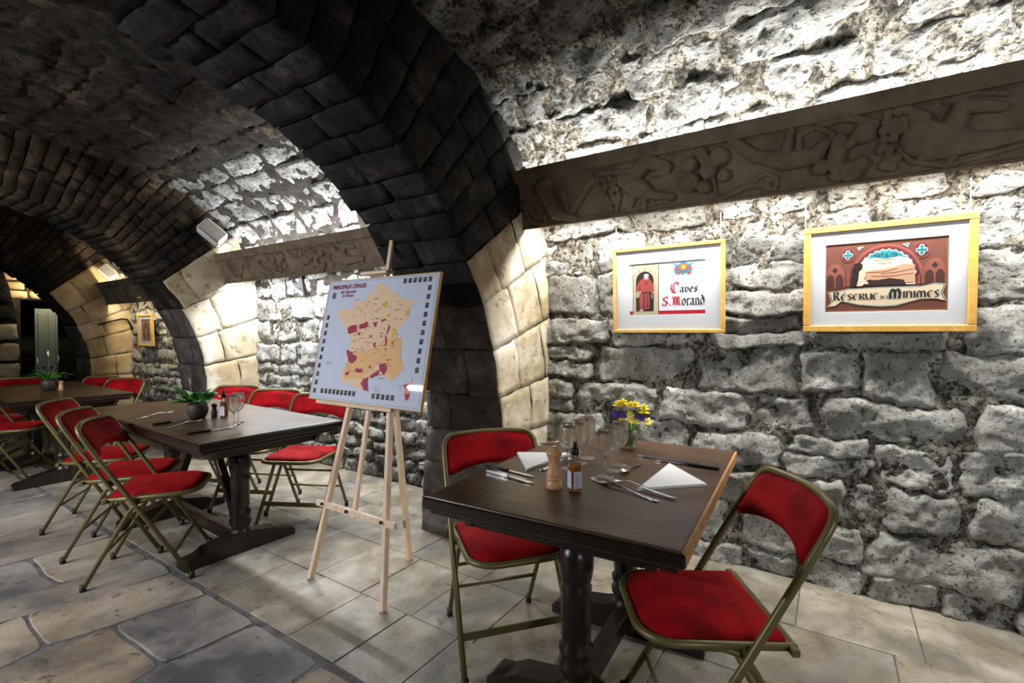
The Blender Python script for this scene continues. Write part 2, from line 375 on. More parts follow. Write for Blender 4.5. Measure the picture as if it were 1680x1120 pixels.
def lay_stones(parent_lo, parent_hi, y0, y1, off, res, mat_lo, mat_hi, seed, hmin=.17, hmax=.30, lmin=.26, lmax=.62, u_end=None, fine_below=0, depth=.034, hi_from=None):
    rg = random.Random(seed); u = -.02; end = u_end or UMAX+.6; row = 0
    while u < end:
        low = u < fine_below
        hh = rg.uniform(hmin,hmax)*(.62 if low else 1)
        if u > USPR: hh = rg.uniform(.17,.24)
        s = y0-rg.random()*.2
        while s < y1-.06:
            L = rg.uniform(lmin,lmax)*(.55 if low else 1)
            if u > USPR: L = rg.uniform(.34,.66)
            if s+L > y1-.12: L = y1+.03-s
            g = rg.uniform(-.012,.004)
            hi = u+hh*.5 > USPR
            if not low and not hi and rg.random() < .16:   # two thin stones instead of one
                hm = hh*rg.uniform(.4,.6)
                stone_patch(parent_lo, s+g, s+L-g, u+g*.8, u+hm-g*.5, off, depth, res, mat_lo, rg)
                stone_patch(parent_lo, s+g, s+L-g, u+hm+g*.5, u+hh-g*.8, off, depth, res, mat_lo, rg)
            else:
                stone_patch(parent_hi if hi else parent_lo, s+g, s+L-g, u+g*.8, u+hh-g*.8, off, depth*(.6 if hi else 1), res, (mat_hi if u > (hi_from or 0) else M['vault']) if hi else mat_lo, rg)  # pale vault stone makes the lit band, shaded copy above it
            s += L
        u += hh; row += 1

# right wall and vault, bay by bay (y ranges between the transverse arches)
wall1 = skin('wall_right', -1.45, 1.66, -.03, USPR, .022, M['mortar'], amp=.02)
tag(wall1, 'pale rubble stone wall behind the framed pictures', 'wall')
vault1 = skin('ceiling', -1.45, 1.66, USPR, UMAX*2-USPR, .03, M['mortar'], amp=.02)
tag(vault1, 'brightly lit stone vault above the front table', 'vault')
lay_stones(wall1, vault1, -1.45, 1.66, 0, .015, M['stone'], M['vault'], 11)
wall2 = skin('wall_right', 2.15, 5.26, -.03, USPR, .03, M['mortar'], amp=.03)
tag(wall2, 'white-lit rubble stone wall behind the easel and red chairs', 'wall')
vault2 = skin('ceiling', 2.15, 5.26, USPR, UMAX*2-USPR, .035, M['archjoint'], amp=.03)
tag(vault2, 'brown stone vault above the middle table, shade in its colour', 'vault')
lay_stones(wall2, vault2, 2.15, 5.26, 0, .022, M['stone'], M['shadevault'], 23, hmin=.15, hmax=.24, lmin=.2, lmax=.5, fine_below=.9, u_end=UMAX+1.0, hi_from=2.95)
wall3 = skin('wall_right', 5.74, 8.9, -.03, USPR, .04, M['mortar'], off=.06, amp=.04)
tag(wall3, 'rough crumbling stone wall behind the farthest table', 'wall')
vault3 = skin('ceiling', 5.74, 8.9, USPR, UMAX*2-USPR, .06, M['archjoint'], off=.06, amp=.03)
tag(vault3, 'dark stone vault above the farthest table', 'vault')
lay_stones(wall3, vault3, 5.74, 8.9, .06, .035, M['stone'], M['shadevault'], 37, hmin=.13, hmax=.22, lmin=.16, lmax=.36, u_end=3.2, hi_from=2.6)
# parts of the tunnel that close it off outside the picture
for (ya,yb) in ((-5.0,-1.95),(-1.45,1.66),(2.15,5.26),(5.74,8.9)):
    tag(skin('wall_left', ya, yb, -.03, USPR, .12, M['stone'], side=-1, amp=.03), 'pale stone wall on the opposite side of the cellar', 'wall')
tag(skin('ceiling', -5.0, -1.95, USPR, UMAX*2-USPR, .12, M['vault'], amp=.03), 'stone vault over the near end of the cellar', 'vault')
tag(skin('wall_right', -5.0, -1.95, -.03, USPR, .12, M['stone'], amp=.03), 'pale stone wall near the cellar entrance', 'wall')
bk = MB(); bk.box((AX,-5.05,1.4), (5.4,.1,3.2), .01); tag(bk.build('wall_back', M['stone']), 'stone wall closing the near end of the cellar', 'wall', kind='structure')

# ---------------------------------------------------------------- transverse arches
def block(name, fmap, size, mat, parent, res=.05, gap=.006, rnd=.10, amp=.006, sd=0.0):
    n = [max(2,min(9,int(round(L/res)))) for L in size]; idx = {}; V = []; Fc = []
    def vid(i,j,k):
        key = (i,j,k)
        if key in idx: return idx[key]
        c = [(-1+2*t/nn) for t, nn in zip((i,j,k), n)]
        ab = [abs(x) for x in c]; o = []
        for ax in range(3):
            ot = max(ab[(ax+1) % 3], ab[(ax+2) % 3])
            mn = min(size)*rnd
            f = 1-(mn/size[ax])*max(0,(ot-.55)/.45)**3 - 2*gap/size[ax]
            o.append((c[ax]*f+1)/2)
        p = Vector(fmap(*o))
        q = p*7+Vector((sd,sd*1.7,0))
        p += noise.noise_vector(q)*amp+noise.noise_vector(q*4)*amp*.4
        idx[key] = len(V); V.append(p); return idx[key]
    for ax in range(3):
        b, c2 = (ax+1) % 3, (ax+2) % 3
        for e in (0, n[ax]):
            for i in range(n[b]):
                for j in range(n[c2]):
                    def K(x,y):
                        t = [0,0,0]; t[ax] = e; t[b] = x; t[c2] = y; return vid(*t)
                    f = (K(i,j),K(i+1,j),K(i+1,j+1),K(i,j+1))
                    Fc.append(f if e else f[::-1])
    ob = mobj(name, V, Fc, mat if not isinstance(mat, tuple) else mat[0], parent)
    if isinstance(mat, tuple):      # pale plaster on the lit near face, other sides coloured as in shade
        ob.data.materials.append(mat[1])
        for pl in ob.data.polygons:
            if pl.normal.y < -.6: pl.material_index = 1
    return ob

R0, CZ = 1.73, .65
def rvault(th, off):
    best = R0+.2
    for k in range(80):
        r = R0+.1+k*.02; x = r*cos(th); z = CZ+r*sin(th)
        # inside the profile?
        ax_ = abs(x)
        zz = None
        if z <= .8: inside = ax_ < 2.31
        else:
            inside = False
            for i in range(len(PR)-1):
                if PR[i][1] <= z <= PR[i+1][1]:
                    t = (z-PR[i][1])/max(1e-6,PR[i+1][1]-PR[i][1]); inside = ax_ < PR[i][0]+(PR[i+1][0]-PR[i][0])*t; break
        if not inside: return r
    return best
def arch(idx, y0, y1, off, dth, mats, th_end, label, seed, right_only=False):
    rg = random.Random(seed); cx = AX+off
    # core: ring + piers, a little smaller than the facing stones
    K = 60; V = []; Fc = []; g = .028
    pts_in = []; pts_out = []
    pts_in.append((cx+R0+.06-.06, -.05)); pts_out.append((cx+2.5, -.05))
    for i in range(K+1):
        th = pi*i/K; ro = rvault(th if th <= pi/2 else pi-th, off)+.12
        pts_in.append((cx+(R0+g)*cos(th), CZ+(R0+g)*sin(th))); pts_out.append((cx+ro*cos(th), CZ+ro*sin(th)))
    pts_in.append((cx-R0, -.05)); pts_out.append((cx-2.5, -.05))
    n = len(pts_in)
    for yy in (y0+g, y1-g):
        for p in pts_in: V.append((p[0],yy,p[1]))
        for p in pts_out: V.append((p[0],yy,p[1]))
    for i in range(n-1):
        Fc += [(i,i+1,n+i+1,n+i), (2*n+i,3*n+i,3*n+i+1,2*n+i+1), (i,2*n+i,2*n+i+1,i+1)]
    core = mobj('trim_%d' % idx, V, Fc, mats[1], smooth=False)
    tag(core, label, 'arch', kind='structure')
    pm = lambda ra, rb, ta, tb, ya, yb: (lambda p,q,w: (cx+(ra+(rb-ra)*q)*cos(ta+(tb-ta)*p), ya+(yb-ya)*w, CZ+(ra+(rb-ra)*q)*sin(ta+(tb-ta)*p)))
    th = 0.0; k = 0
    while th < th_end:
        low = mats[2] is not None and th < .56+rg.uniform(-.10,.10)
        d = (.15 if low else dth)*rg.uniform(.85,1.2); tb = th+d; tm = (th+tb)/2
        ro = rvault(min(tm,pi-tm), off)+.07
        # soffit row: two stones deep in y
        ysp = y0+(y1-y0)*(rg.uniform(.36,.46) if k % 2 else rg.uniform(.54,.66))
        r1 = R0+(.20 if k % 2 else .30)*rg.uniform(.85,1.15); r1 = min(r1, ro-.06)
        bs = mats[3] if th < .40 else mats[0]
        mt_face = (bs,mats[2]) if low else mats[0]
        jr = rg.uniform(-.008,.012)
        block('voussoir', pm(R0+jr,r1,th,tb,y0,ysp), (d*R0,r1-R0,ysp-y0), mt_face, core, .04, .0004 if low else .0015, .012 if low else .05, .012, seed+k)
        block('voussoir', pm(R0+jr+rg.uniform(-.008,.008),R0+.2,th,tb,ysp,y1), (d*R0,.2,y1-ysp), bs, core, .05, .0018, .05, .013, seed+k*2)
        r = r1
        while r < ro-.03:
            rn = r+(rg.uniform(.3,.5) if low else rg.uniform(.17,.30))
            if ro-rn < .12: rn = ro
            rn = min(rn, ro)
            block('voussoir', pm(r,rn,th,tb,y0+rg.uniform(-.006,.010),y0+.17), (d*(r+rn)/2,rn-r,.17), mt_face, core, .04, .0004 if low else .0015, .012 if low else .05, .012, seed+k*3+r)
            r = rn
        th = tb; k += 1
    # pier below the springing: big dressed blocks
    z = 0.0; k = 0
    for zt in (.22,.45,.65) if idx == 1 else (.33,.65):
        xi = lambda zz: cx+R0-.06*(1-zz/.65)-.0
        mid = cx+R0+rg.uniform(.24,.34)
        fm = lambda p,q,w,za=z,zb=zt,x1=mid: (xi(za+(zb-za)*w)+(x1-xi(za+(zb-za)*w))*p, y0+(y1-y0)*q, za+(zb-za)*w)
        block('pier_block', fm, (mid-cx-R0,y1-y0,zt-z), (mats[3],mats[2] or mats[3]), core, .05, .001, .03, .009, seed+k)
        fm2 = lambda p,q,w,za=z,zb=zt,x1=mid: (x1+(cx+2.42-x1)*p, y0+.005+(.2)*q, za+(zb-za)*w)
        block('pier_block', fm2, (cx+2.42-mid,.2,zt-z), (mats[3],mats[2] or mats[3]), core, .05, .001, .03, .009, seed+k+9)
        z = zt; k += 1
    return core
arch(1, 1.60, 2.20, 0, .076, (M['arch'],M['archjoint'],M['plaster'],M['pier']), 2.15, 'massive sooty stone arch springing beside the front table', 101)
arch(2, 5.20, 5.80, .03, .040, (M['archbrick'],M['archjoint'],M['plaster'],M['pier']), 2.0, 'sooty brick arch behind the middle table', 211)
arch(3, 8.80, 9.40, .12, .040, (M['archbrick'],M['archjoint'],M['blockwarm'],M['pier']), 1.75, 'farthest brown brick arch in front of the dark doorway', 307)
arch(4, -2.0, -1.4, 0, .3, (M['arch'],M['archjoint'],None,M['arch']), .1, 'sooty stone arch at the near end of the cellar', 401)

# ---------------------------------------------------------------- end of the cellar: dark doorway with a grey door
e = MB(); yE = 10.0
e.prism([(-2,1.757),(4,1.757),(4,3.4),(-2,3.4)], 'y', yE, yE+.4)
e.prism([(-2,-.05),(1.955,-.05),(1.955,1.757),(-2,1.757)], 'y', yE, yE+.4)
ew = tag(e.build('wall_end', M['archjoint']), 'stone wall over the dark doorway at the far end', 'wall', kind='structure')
rg = random.Random(5)
for r_ in range(4):
    x = 1.5-rg.random()*.1; z0 = 1.765+r_*.13
    while x < 3.2:
        L = rg.uniform(.18,.34)
        block('stone', (lambda p,q,w,x=x,L=L,z0=z0: (x+L*p, yE-.03+.12*q, z0+.125*w)), (L,.12,.125), M['blockwarm'], ew, .05, .006, .14, .008, r_*7+x)
        x += L
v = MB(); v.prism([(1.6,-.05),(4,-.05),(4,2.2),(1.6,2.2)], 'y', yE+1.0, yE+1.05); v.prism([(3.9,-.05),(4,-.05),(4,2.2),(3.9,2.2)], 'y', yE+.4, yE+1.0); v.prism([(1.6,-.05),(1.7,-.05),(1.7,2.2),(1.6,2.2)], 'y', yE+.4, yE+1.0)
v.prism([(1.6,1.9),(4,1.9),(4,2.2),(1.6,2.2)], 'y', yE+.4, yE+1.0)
tag(v.build('wall_recess', M['void']), 'recess behind the far doorway, its darkness painted black', 'recess', kind='structure')
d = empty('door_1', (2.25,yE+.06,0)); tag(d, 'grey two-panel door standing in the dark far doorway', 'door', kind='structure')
MB().box((0,.02,.82), (.26,.03,1.62), .004).build('door_leaf', M['doorpaint'], d)
for sx in (-1,1):
    MB().box((sx*.058,-.002,1.15), (.085,.016,.82), .006).build('panel', M['doorpaint'], d)
    MB().box((sx*.058,-.002,.36), (.085,.016,.58), .006).build('panel', M['doorpaint'], d)
MB().sphere((.11,-.02,.78), .016).build('knob', M['iron'], d)
# rounded masonry pier left of the doorway
pp = [(-1.8,-.05),(1.89,-.05),(1.89,.435),(1.88,1.14),(1.85,1.49),(1.79,1.92),(1.72,2.17),(1.55,2.45),(1.3,2.7),(-1.8,2.9)]
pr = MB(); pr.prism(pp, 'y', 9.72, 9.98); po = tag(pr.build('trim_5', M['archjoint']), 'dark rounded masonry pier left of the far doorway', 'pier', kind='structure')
for i, (za,zb) in enumerate(((0,.28),(.28,.55),(.55,.85),(.85,1.14),(1.14,1.40),(1.40,1.66),(1.66,1.92),(1.92,2.17))):
    def xe(z):
        for (a,b) in zip(pp[1:],pp[2:]):
            if a[1] <= z <= b[1]: return a[0]+(b[0]-a[0])*(z-a[1])/max(1e-6,b[1]-a[1])
        return 1.7
    off_ = .35 if i % 2 else .5
    block('pier_block', (lambda p,q,w,za=za,zb=zb: (xe(za+(zb-za)*w)+.015-off_*(1-p), 9.70+.28*q, za+(zb-za)*w)), (off_,.28,zb-za), M['plaster'] if i in (0,1,2,3,4) else M['arch'], po, .06, .006, .1, .01, i)
# fill the short end bay
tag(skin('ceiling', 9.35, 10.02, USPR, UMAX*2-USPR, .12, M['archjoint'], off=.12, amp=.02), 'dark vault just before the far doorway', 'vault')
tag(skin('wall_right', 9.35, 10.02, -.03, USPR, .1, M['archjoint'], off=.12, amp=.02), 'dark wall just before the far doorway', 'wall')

# ---------------------------------------------------------------- floor
fl = MB(); fl.prism([(-2.0,-5.1),(3.4,-5.1),(3.4,11.1),(-2.0,11.1)], 'z', -.10, -.004)
floor = tag(fl.build('floor', M['grout']), 'worn stone paved cellar floor', 'floor', kind='structure')
def paver(name, poly, mat, z, rg, n_sub=.09, bev=.006, wob=.006, smo=True):
    # densify outline, wobble it, bevelled slab with a triangulated fan-free top
    P = []
    k = len(poly)
    for i in range(k):
        a = Vector(poly[i]); b = Vector(poly[(i+1) % k]); n = max(1,int((b-a).length/n_sub))
        for t in range(n): P.append(a+(b-a)*t/n)
    c = sum(P, Vector((0,0)))/len(P)
    P = [p+Vector(noise.noise_vector(Vector((p.x*5,p.y*5,1.3))).xy)*wob for p in P]
    # clip sharp corners
    n = len(P); S = [P[i]*.7+(P[i-1]+P[(i+1) % n])*.15 for i in range(n)] if smo else P
    inn = [p+(c-p).normalized()*bev for p in S]
    tx, ty = (rg.random()-.5)*.006, (rg.random()-.5)*.006
    V = [(p.x,p.y,-.006) for p in S]+[(p.x,p.y,z-bev*.6) for p in S]+[(p.x,p.y,z+tx*(p.x-c.x)+ty*(p.y-c.y)) for p in inn]
    Fc = [(i,(i+1) % n,n+(i+1) % n,n+i) for i in range(n)]+[(n+i,n+(i+1) % n,2*n+(i+1) % n,2*n+i) for i in range(n)]+[tuple(range(2*n,3*n))]
    return mobj(name, V, Fc, mat, floor, smooth=False)
rg = random.Random(77)
xs = [1.15,1.54,1.96,2.40,2.93]
for a in range(len(xs)-1):
    y = -1.9+rg.random()*.2
    if a == 0: y = 1.505-.33*10
    while y < 7.2:
        L = rg.uniform(.29,.36) if a < 2 else rg.uniform(.38,.62)
        if a == 0: L = .30 if rg.random() < .7 else .34
        g = .0022
        paver('floor_tile', [(xs[a]+g,y+g),(xs[a+1]-g,y+g),(xs[a+1]-g,y+L-g),(xs[a]+g,y+L-g)], M['tile'], rg.uniform(-.001,.002), rg, .2, .003, .002, False)
        y += L
y = -1.6; row = 0
while y < 7.6:
    hh = rg.uniform(.30,.52); x = 1.13
    while x > -1.75:
        L = rg.uniform(.36,.85); g = rg.uniform(.004,.012); j = lambda: rg.uniform(-.035,.035)
        x0 = x-L
        def W_(px,py): return (px+noise.noise(Vector((px*1.3,py*1.3,5)))*.10*min(1,max(0,(1.13-px)*3)), py+noise.noise(Vector((px*1.1,py*1.1,9)))*.14)
        paver('flagstone', [W_(x0+g,y+g),W_(x-g,y+g),W_(x-g,y+hh-g),W_(x0+g,y+hh-g)], M['flag'], rg.uniform(-.003,.004), rg, .05, .005, .016)
        x = x0
    y += hh; row += 1
# ---------------------------------------------------------------- carved beams (light coves) and their lamps
RELIEF = {'small_bird':[[(1.421,0.228,0.05),(1.356,0.07,0.039),(1.235,0.02,0.021)],[(1.387,0.248,0.035)],[(1.372,0.22,0.013),(1.334,0.205,0.008)],[(1.551,0.151,0.014),(1.501,0.072,0.018)],[(1.438,0.072,0.01),(1.44,0.032,0.011)],[(1.298,0.183,0.018),(1.276,0.077,0.013)],[(1.344,0.266,0.01),(1.327,0.187,0.01)]],'vine':[[(1.571,0.162,0.01),(1.561,0.098,0.012),(1.529,0.039,0.012),(1.408,0.002,0.012),(1.314,0.017,0.01)],[(1.104,0.226,0.02),(1.247,0.073,0.025)],[(1.095,0.192,0.011),(1.061,0.242,0.011),(1.007,0.221,0.011)],[(0.494,0.007,0.013),(0.356,0.057,0.014),(0.253,0.055,0.014)],[(1.226,0.019,0.012),(0.978,0.02,0.01),(0.728,0.049,0.011),(0.654,0.011,0.011)],[(0.367,0.052,0.012),(0.259,0.107,0.011),(0.215,0.076,0.011),(0.223,0.029,0.011),(0.268,0.036,0.011),(0.278,0.07,0.011)],[(0.465,0.016,0.012),(0.367,0.047,0.012)],[(-0.218,0.115,0.011),(-0.26,0.058,0.011),(-0.366,0.022,0.011),(-0.494,0.044,0.011),(-0.584,0.062,0.01)]],'grape_cluster':[[(1.079,0.213,0.019)],[(1.044,0.207,0.019)],[(1.008,0.209,0.019)],[(0.976,0.192,0.019)],[(1.074,0.176,0.019)],[(1.035,0.174,0.019)],[(0.996,0.168,0.019)],[(1.052,0.144,0.019)],[(1.008,0.138,0.019)],[(0.972,0.148,0.019)],[(1.038,0.11,0.019)],[(0.999,0.108,0.019)],[(1.024,0.079,0.019)],[(0.988,0.086,0.019)],[(1.04,0.057,0.019)],[(1.015,0.045,0.019)]],'hound':[[(0.926,0.188,0.046),(0.849,0.128,0.052),(0.78,0.087,0.024),(0.688,0.065,0.019)],[(1.048,0.246,0.014),(0.938,0.229,0.017),(0.873,0.21,0.03)],[(0.848,0.22,0.041),(0.804,0.258,0.044),(0.699,0.216,0.025)],[(0.757,0.256,0.013),(0.71,0.269,0.009)],[(0.779,0.186,0.016),(0.701,0.191,0.016)],[(0.894,0.089,0.019),(0.918,0.024,0.014)],[(0.83,0.071,0.017),(0.835,0.013,0.012)],[(0.968,0.115,0.019),(0.99,0.034,0.013)]],'vine_leaf':[[(0.596,0.205,0.041)],[(0.537,0.25,0.029),(0.518,0.201,0.028)],[(0.456,0.214,0.046)],[(0.44,0.127,0.033)],[(0.595,0.118,0.049)],[(0.532,0.086,0.034)],[(0.507,0.16,0.042)],[(0.578,0.272,0.008),(0.488,0.121,0.01),(0.478,0.041,0.009)]],'long_tailed_bird':[[(0.398,0.277,0.024),(0.301,0.186,0.027),(0.171,0.142,0.043),(0.075,0.143,0.035),(0.029,0.193,0.022)],[(0.178,0.186,0.023),(0.156,0.279,0.015)],[(0.129,0.184,0.014),(0.129,0.244,0.013),(0.062,0.259,0.013),(0.01,0.226,0.013),(-0.007,0.172,0.013)]],'curling_leaf':[[(0.049,0.271,0.022),(-0.04,0.279,0.02),(-0.138,0.229,0.018)],[(-0.016,0.191,0.03),(-0.004,0.098,0.036)],[(-0.056,0.059,0.045)],[(-0.093,0.082,0.033)],[(-0.012,0.052,0.032)],[(-0.103,0.202,0.044)],[(-0.054,0.169,0.022),(-0.078,0.2,0.021)],[(0.048,0.093,0.035)]],'grape_bunch':[[(-0.178,0.261,0.02)],[(-0.212,0.26,0.02)],[(-0.24,0.26,0.019)],[(-0.173,0.228,0.02)],[(-0.202,0.221,0.02)],[(-0.228,0.222,0.02)],[(-0.163,0.196,0.02)],[(-0.192,0.197,0.02)],[(-0.22,0.19,0.02)],[(-0.237,0.193,0.02)],[(-0.17,0.16,0.02)],[(-0.199,0.161,0.02)],[(-0.159,0.127,0.021)],[(-0.186,0.122,0.02)],[(-0.21,0.082,0.021)],[(-0.184,0.087,0.021)],[(-0.17,0.061,0.021)],[(-0.197,0.049,0.021)]],'large_bird':[[(-0.29,0.142,0.071),(-0.361,0.114,0.067),(-0.45,0.095,0.039),(-0.581,0.093,0.024)],[(-0.275,0.212,0.04),(-0.251,0.25,0.019)],[(-0.379,0.162,0.04),(-0.401,0.234,0.03),(-0.511,0.205,0.02)],[(-0.353,0.259,0.012),(-0.418,0.273,0.011),(-0.522,0.247,0.01)],[(-0.37,0.058,0.012),(-0.282,0.065,0.01)],[(-0.391,0.054,0.012),(-0.361,0.019,0.008)]]}
def smax(a, b, k=.006):
    h = max(k-abs(a-b),0)/k; return max(a,b)+h*h*k*.25
def relief_mesh(name, chains, parent, place, step=.005, gain=.8):
    xs_ = [p[0]+sg*p[2] for c in chains for p in c for sg in (-1,1)]; ys_ = [p[1]+sg*p[2] for c in chains for p in c for sg in (-1,1)]
    x0, x1, y0, y1 = min(xs_)-step, max(xs_)+step, max(min(ys_)-step,.008), min(max(ys_)+step,.31)
    nx, ny = int((x1-x0)/step)+1, int((y1-y0)/step)+1
    segs = []
    for c in chains:
        if len(c) == 1: segs.append((c[0],c[0]))
        else: segs += list(zip(c,c[1:]))
    Hh = {}
    for i in range(nx+1):
        for j in range(ny+1):
            x, y = x0+i*step, y0+j*step; h = -.004
            for (a,b) in segs:
                dx, dy = b[0]-a[0], b[1]-a[1]; L2 = dx*dx+dy*dy
                t = 0 if L2 < 1e-9 else min(1,max(0,((x-a[0])*dx+(y-a[1])*dy)/L2))
                r = a[2]+(b[2]-a[2])*t; d2 = (x-a[0]-dx*t)**2+(y-a[1]-dy*t)**2
                if d2 < r*r: h = smax(h, min(.036,.75*r+.004)*sqrt(1-(d2/(r*r))**2)+.003*noise.noise(Vector((x*60,y*60,1))), .004)
            Hh[i,j] = h
    V = []; ids = {}; Fc = []
    def vid(i,j):
        if (i,j) not in ids: ids[i,j] = len(V); V.append(place(x0+i*step, y0+j*step, Hh[i,j]))
        return ids[i,j]
    for i in range(nx):
        for j in range(ny):
            if max(Hh[i,j],Hh[i+1,j],Hh[i,j+1],Hh[i+1,j+1]) > 0: Fc.append((vid(i,j),vid(i,j+1),vid(i+1,j+1),vid(i+1,j)))
    if Fc: return mobj(name, V, Fc, M['frieze'], parent)
def frieze(y0, y1, xt, zt, xb, zb, label, items, sc_, mirror=None):
    r = empty('carved_beam', (xb, (y0+y1)/2, zb)); tag(r, label, 'carved beam'); yc = (y0+y1)/2
    up = Vector((xt-xb,0,zt-zb)); Hf = up.length; up.normalize(); nrm = Vector((-up.z,0,up.x))
    L = y1-y0
    # moulded slab section in (out, up): flat top band, sunk field, thin lower lip
    sec = [(-.035,0),(.0,0),(.006,.004),(.006,.012),(-.006,.018),(-.010,.03),(-.010,Hf-.088),(-.002,Hf-.076),(.012,Hf-.070),(.014,Hf),(-.035,Hf)]
    V = []; Fc = []; ns = 40
    for i in range(ns+1):
        y = y0+L*i/ns-yc
        for (o,u) in sec:
            w = .0025*noise.noise(Vector((y*6,u*20,o*9)))
            # worn, slightly curved far end
            yy = y+(-.035*sin(pi*u/Hf)+.02*(u/Hf) if i == ns else 0)
            p = nrm*(o+w)+up*u; V.append((p.x,yy,p.z))
    k = len(sec)
    for i in range(ns):
        for j in range(k): Fc.append((i*k+j, i*k+(j+1) % k, (i+1)*k+(j+1) % k, (i+1)*k+j))
    Fc.append(tuple(range(k))[::-1]); Fc.append(tuple(ns*k+j for j in range(k)))
    mobj('slab', V, Fc, M['frieze'], r, smooth=False)
    for nm, chains in items:
        ch = []
        for c in chains:
            cc = [((mirror-p[0]) if mirror is not None else p[0], p[1]*sc_, p[2]*(sc_ if sc_ < 1 else 1)) for p in c]
            if all(y0+.03 < p[0] < y1-.02 for p in cc): ch.append(cc)
        if not ch: continue
        def place(x, y, h):
            p = nrm*(h-.010)+up*y; return (p.x, x-yc, p.z)
        relief_mesh(nm, ch, r, place)
    return r
items1 = list(RELIEF.items())
sh = lambda dy, names: [(n, [[(p[0]+dy,p[1],p[2]) for p in c] for c in RELIEF[n]]) for n in names]
frieze(-1.36, 1.60, 2.434, 2.232, 2.54, 1.90, 'carved stone beam with birds and grapes above the two framed pictures', items1+sh(-2.2,['small_bird','grape_cluster','hound']), 1.0)
it2 = []
for n in ('hound','grape_cluster','large_bird','grape_bunch','long_tailed_bird','vine_leaf','curling_leaf','small_bird'): it2.append((n, RELIEF[n]))
frieze(2.24, 5.22, 2.42, 2.055, 2.52, 1.765, 'carved stone beam seen through the big arch beside the white loudspeaker', [(n,[[(p[0]+3.62,p[1],p[2]) for p in c] for c in ch]) for n, ch in items1]+[(n,[[(p[0]+1.62,p[1],p[2]) for p in c] for c in RELIEF[n]]) for n in ('hound','vine_leaf','grape_cluster')], .86)
frieze(5.86, 8.78, 2.50, 1.975, 2.60, 1.665, 'dark carved stone beam farthest away above the small gold picture', [(n,[[(p[0]+7.15,p[1],p[2]) for p in c] for c in RELIEF[n]]) for n in ('hound','vine_leaf','grape_cluster','small_bird')], .88)
rr0 = empty('carved_beam', (2.5,-3.45,1.9)); tag(rr0, 'plain stone beam near the cellar entrance', 'carved beam')
b = MB(); b.prism([(0,0),(.07,0),(-.04,.33),(-.11,.33)], 'y', -1.4, 1.4); b.build('slab', M['frieze'], rr0)
for (ya, yb, sd, pw, colr, zc), ll in zip(COVES, ('front table cove on the picture wall','cove behind the easel','farthest cove on the picture wall','cove near the entrance')):
    t = empty('tube_lamp', (AX+sd*2.035,(ya+yb)/2,zc)); tag(t, 'fluorescent tube lamp in the '+ll, 'lamp')
    hl = (yb-ya)/2-.05
    MB().box((sd*.05,0,0), (.04,2*hl,.05), .004).build('lamp_housing', M['whiteplastic'], t)
    MB().tube([(.01*sd,-hl+.03,0),(.01*sd,hl-.03,0)], .016, 8).build('tube', M['tubelamp'], t)
for (ya, yb, pw, colr), ll in zip(FILL_LAMPS, ('across from the middle table','near the cellar entrance','across from the farthest table')):
    t = empty('tube_lamp', (-1.66,(ya+yb)/2,1.95)); tag(t, 'added fill tube lamp on the opposite wall '+ll, 'lamp')  # tube added to go with its fill light
    MB().box((-.02,0,.02), (.05,yb-ya,.05), .004).build('lamp_housing', M['whiteplastic'], t)
    MB().tube([(.015,-(yb-ya)/2+.03,.0),(.015,(yb-ya)/2-.03,.0)], .014, 8).build('tube', M['tubelamp'], t)

# ---------------------------------------------------------------- printed artwork helpers
def inks():
    d = {}
    def g(c):
        if c not in d: d[c] = plain('print_%02x%02x%02x' % c, c, .65)
        return d[c]
    return g
INK = inks()
def art(parent, name, polys, colr, w, h, layer, base=0.0):
    # polys in unit uv of a w x h sheet; local X right, Z up, sheet faces local -Y
    if 1 < len(polys) <= 25:      # a few shapes: one piece each
        for P in polys: last = art(parent, name, [P], colr, w, h, layer, base)
        return last
    V = []; Fc = []
    y = -(base+.0005*layer)
    for P in polys:
        n = len(V); V += [((u-.5)*w, y, (t-.5)*h) for (u,t) in P]
        a = sum(P[i][0]*P[(i+1) % len(P)][1]-P[(i+1) % len(P)][0]*P[i][1] for i in range(len(P)))
        f = tuple(range(n,n+len(P))); Fc.append(f if a > 0 else f[::-1])
    o = mobj(name, V, Fc, INK(colr), parent, smooth=False)
    if len(polys) > 25: o['kind'] = 'stuff'
    return o
def circ(cx, cy, rx, ry, n=20, a0=0, a1=2*pi): return [(cx+rx*cos(a0+(a1-a0)*i/n), cy+ry*sin(a0+(a1-a0)*i/n)) for i in range(n+(0 if a1-a0 >= 2*pi-1e-6 else 1))]
def rect(x0,y0,x1,y1): return [(x0,y0),(x1,y0),(x1,y1),(x0,y1)]
def text(parent, s, size, colr, x, z, y, shear=0, wid=None, bold=0, name='lettering', align='LEFT'):
    cu = bpy.data.curves.new(name, 'FONT'); cu.body = s; cu.size = size; cu.shear = shear; cu.offset = bold; cu.align_x = align; cu.resolution_u = 3
    o = bpy.data.objects.new(name, cu); COL.objects.link(o)
    bpy.context.view_layer.update()
    me = bpy.data.meshes.new_from_object(o.evaluated_get(bpy.context.evaluated_depsgraph_get()))
    bpy.data.objects.remove(o, do_unlink=True)
    k = 1.0
    if wid and len(me.vertices):
        ex = [v.co.x for v in me.vertices]; k = wid/(max(ex)-min(ex))
    for v in me.vertices: v.co = (v.co.x*k, 0, v.co.y)
    me.materials.clear(); me.materials.append(INK(colr))
    t = bpy.data.objects.new(name, me); t.location = (x, y, z); return link(t, parent)
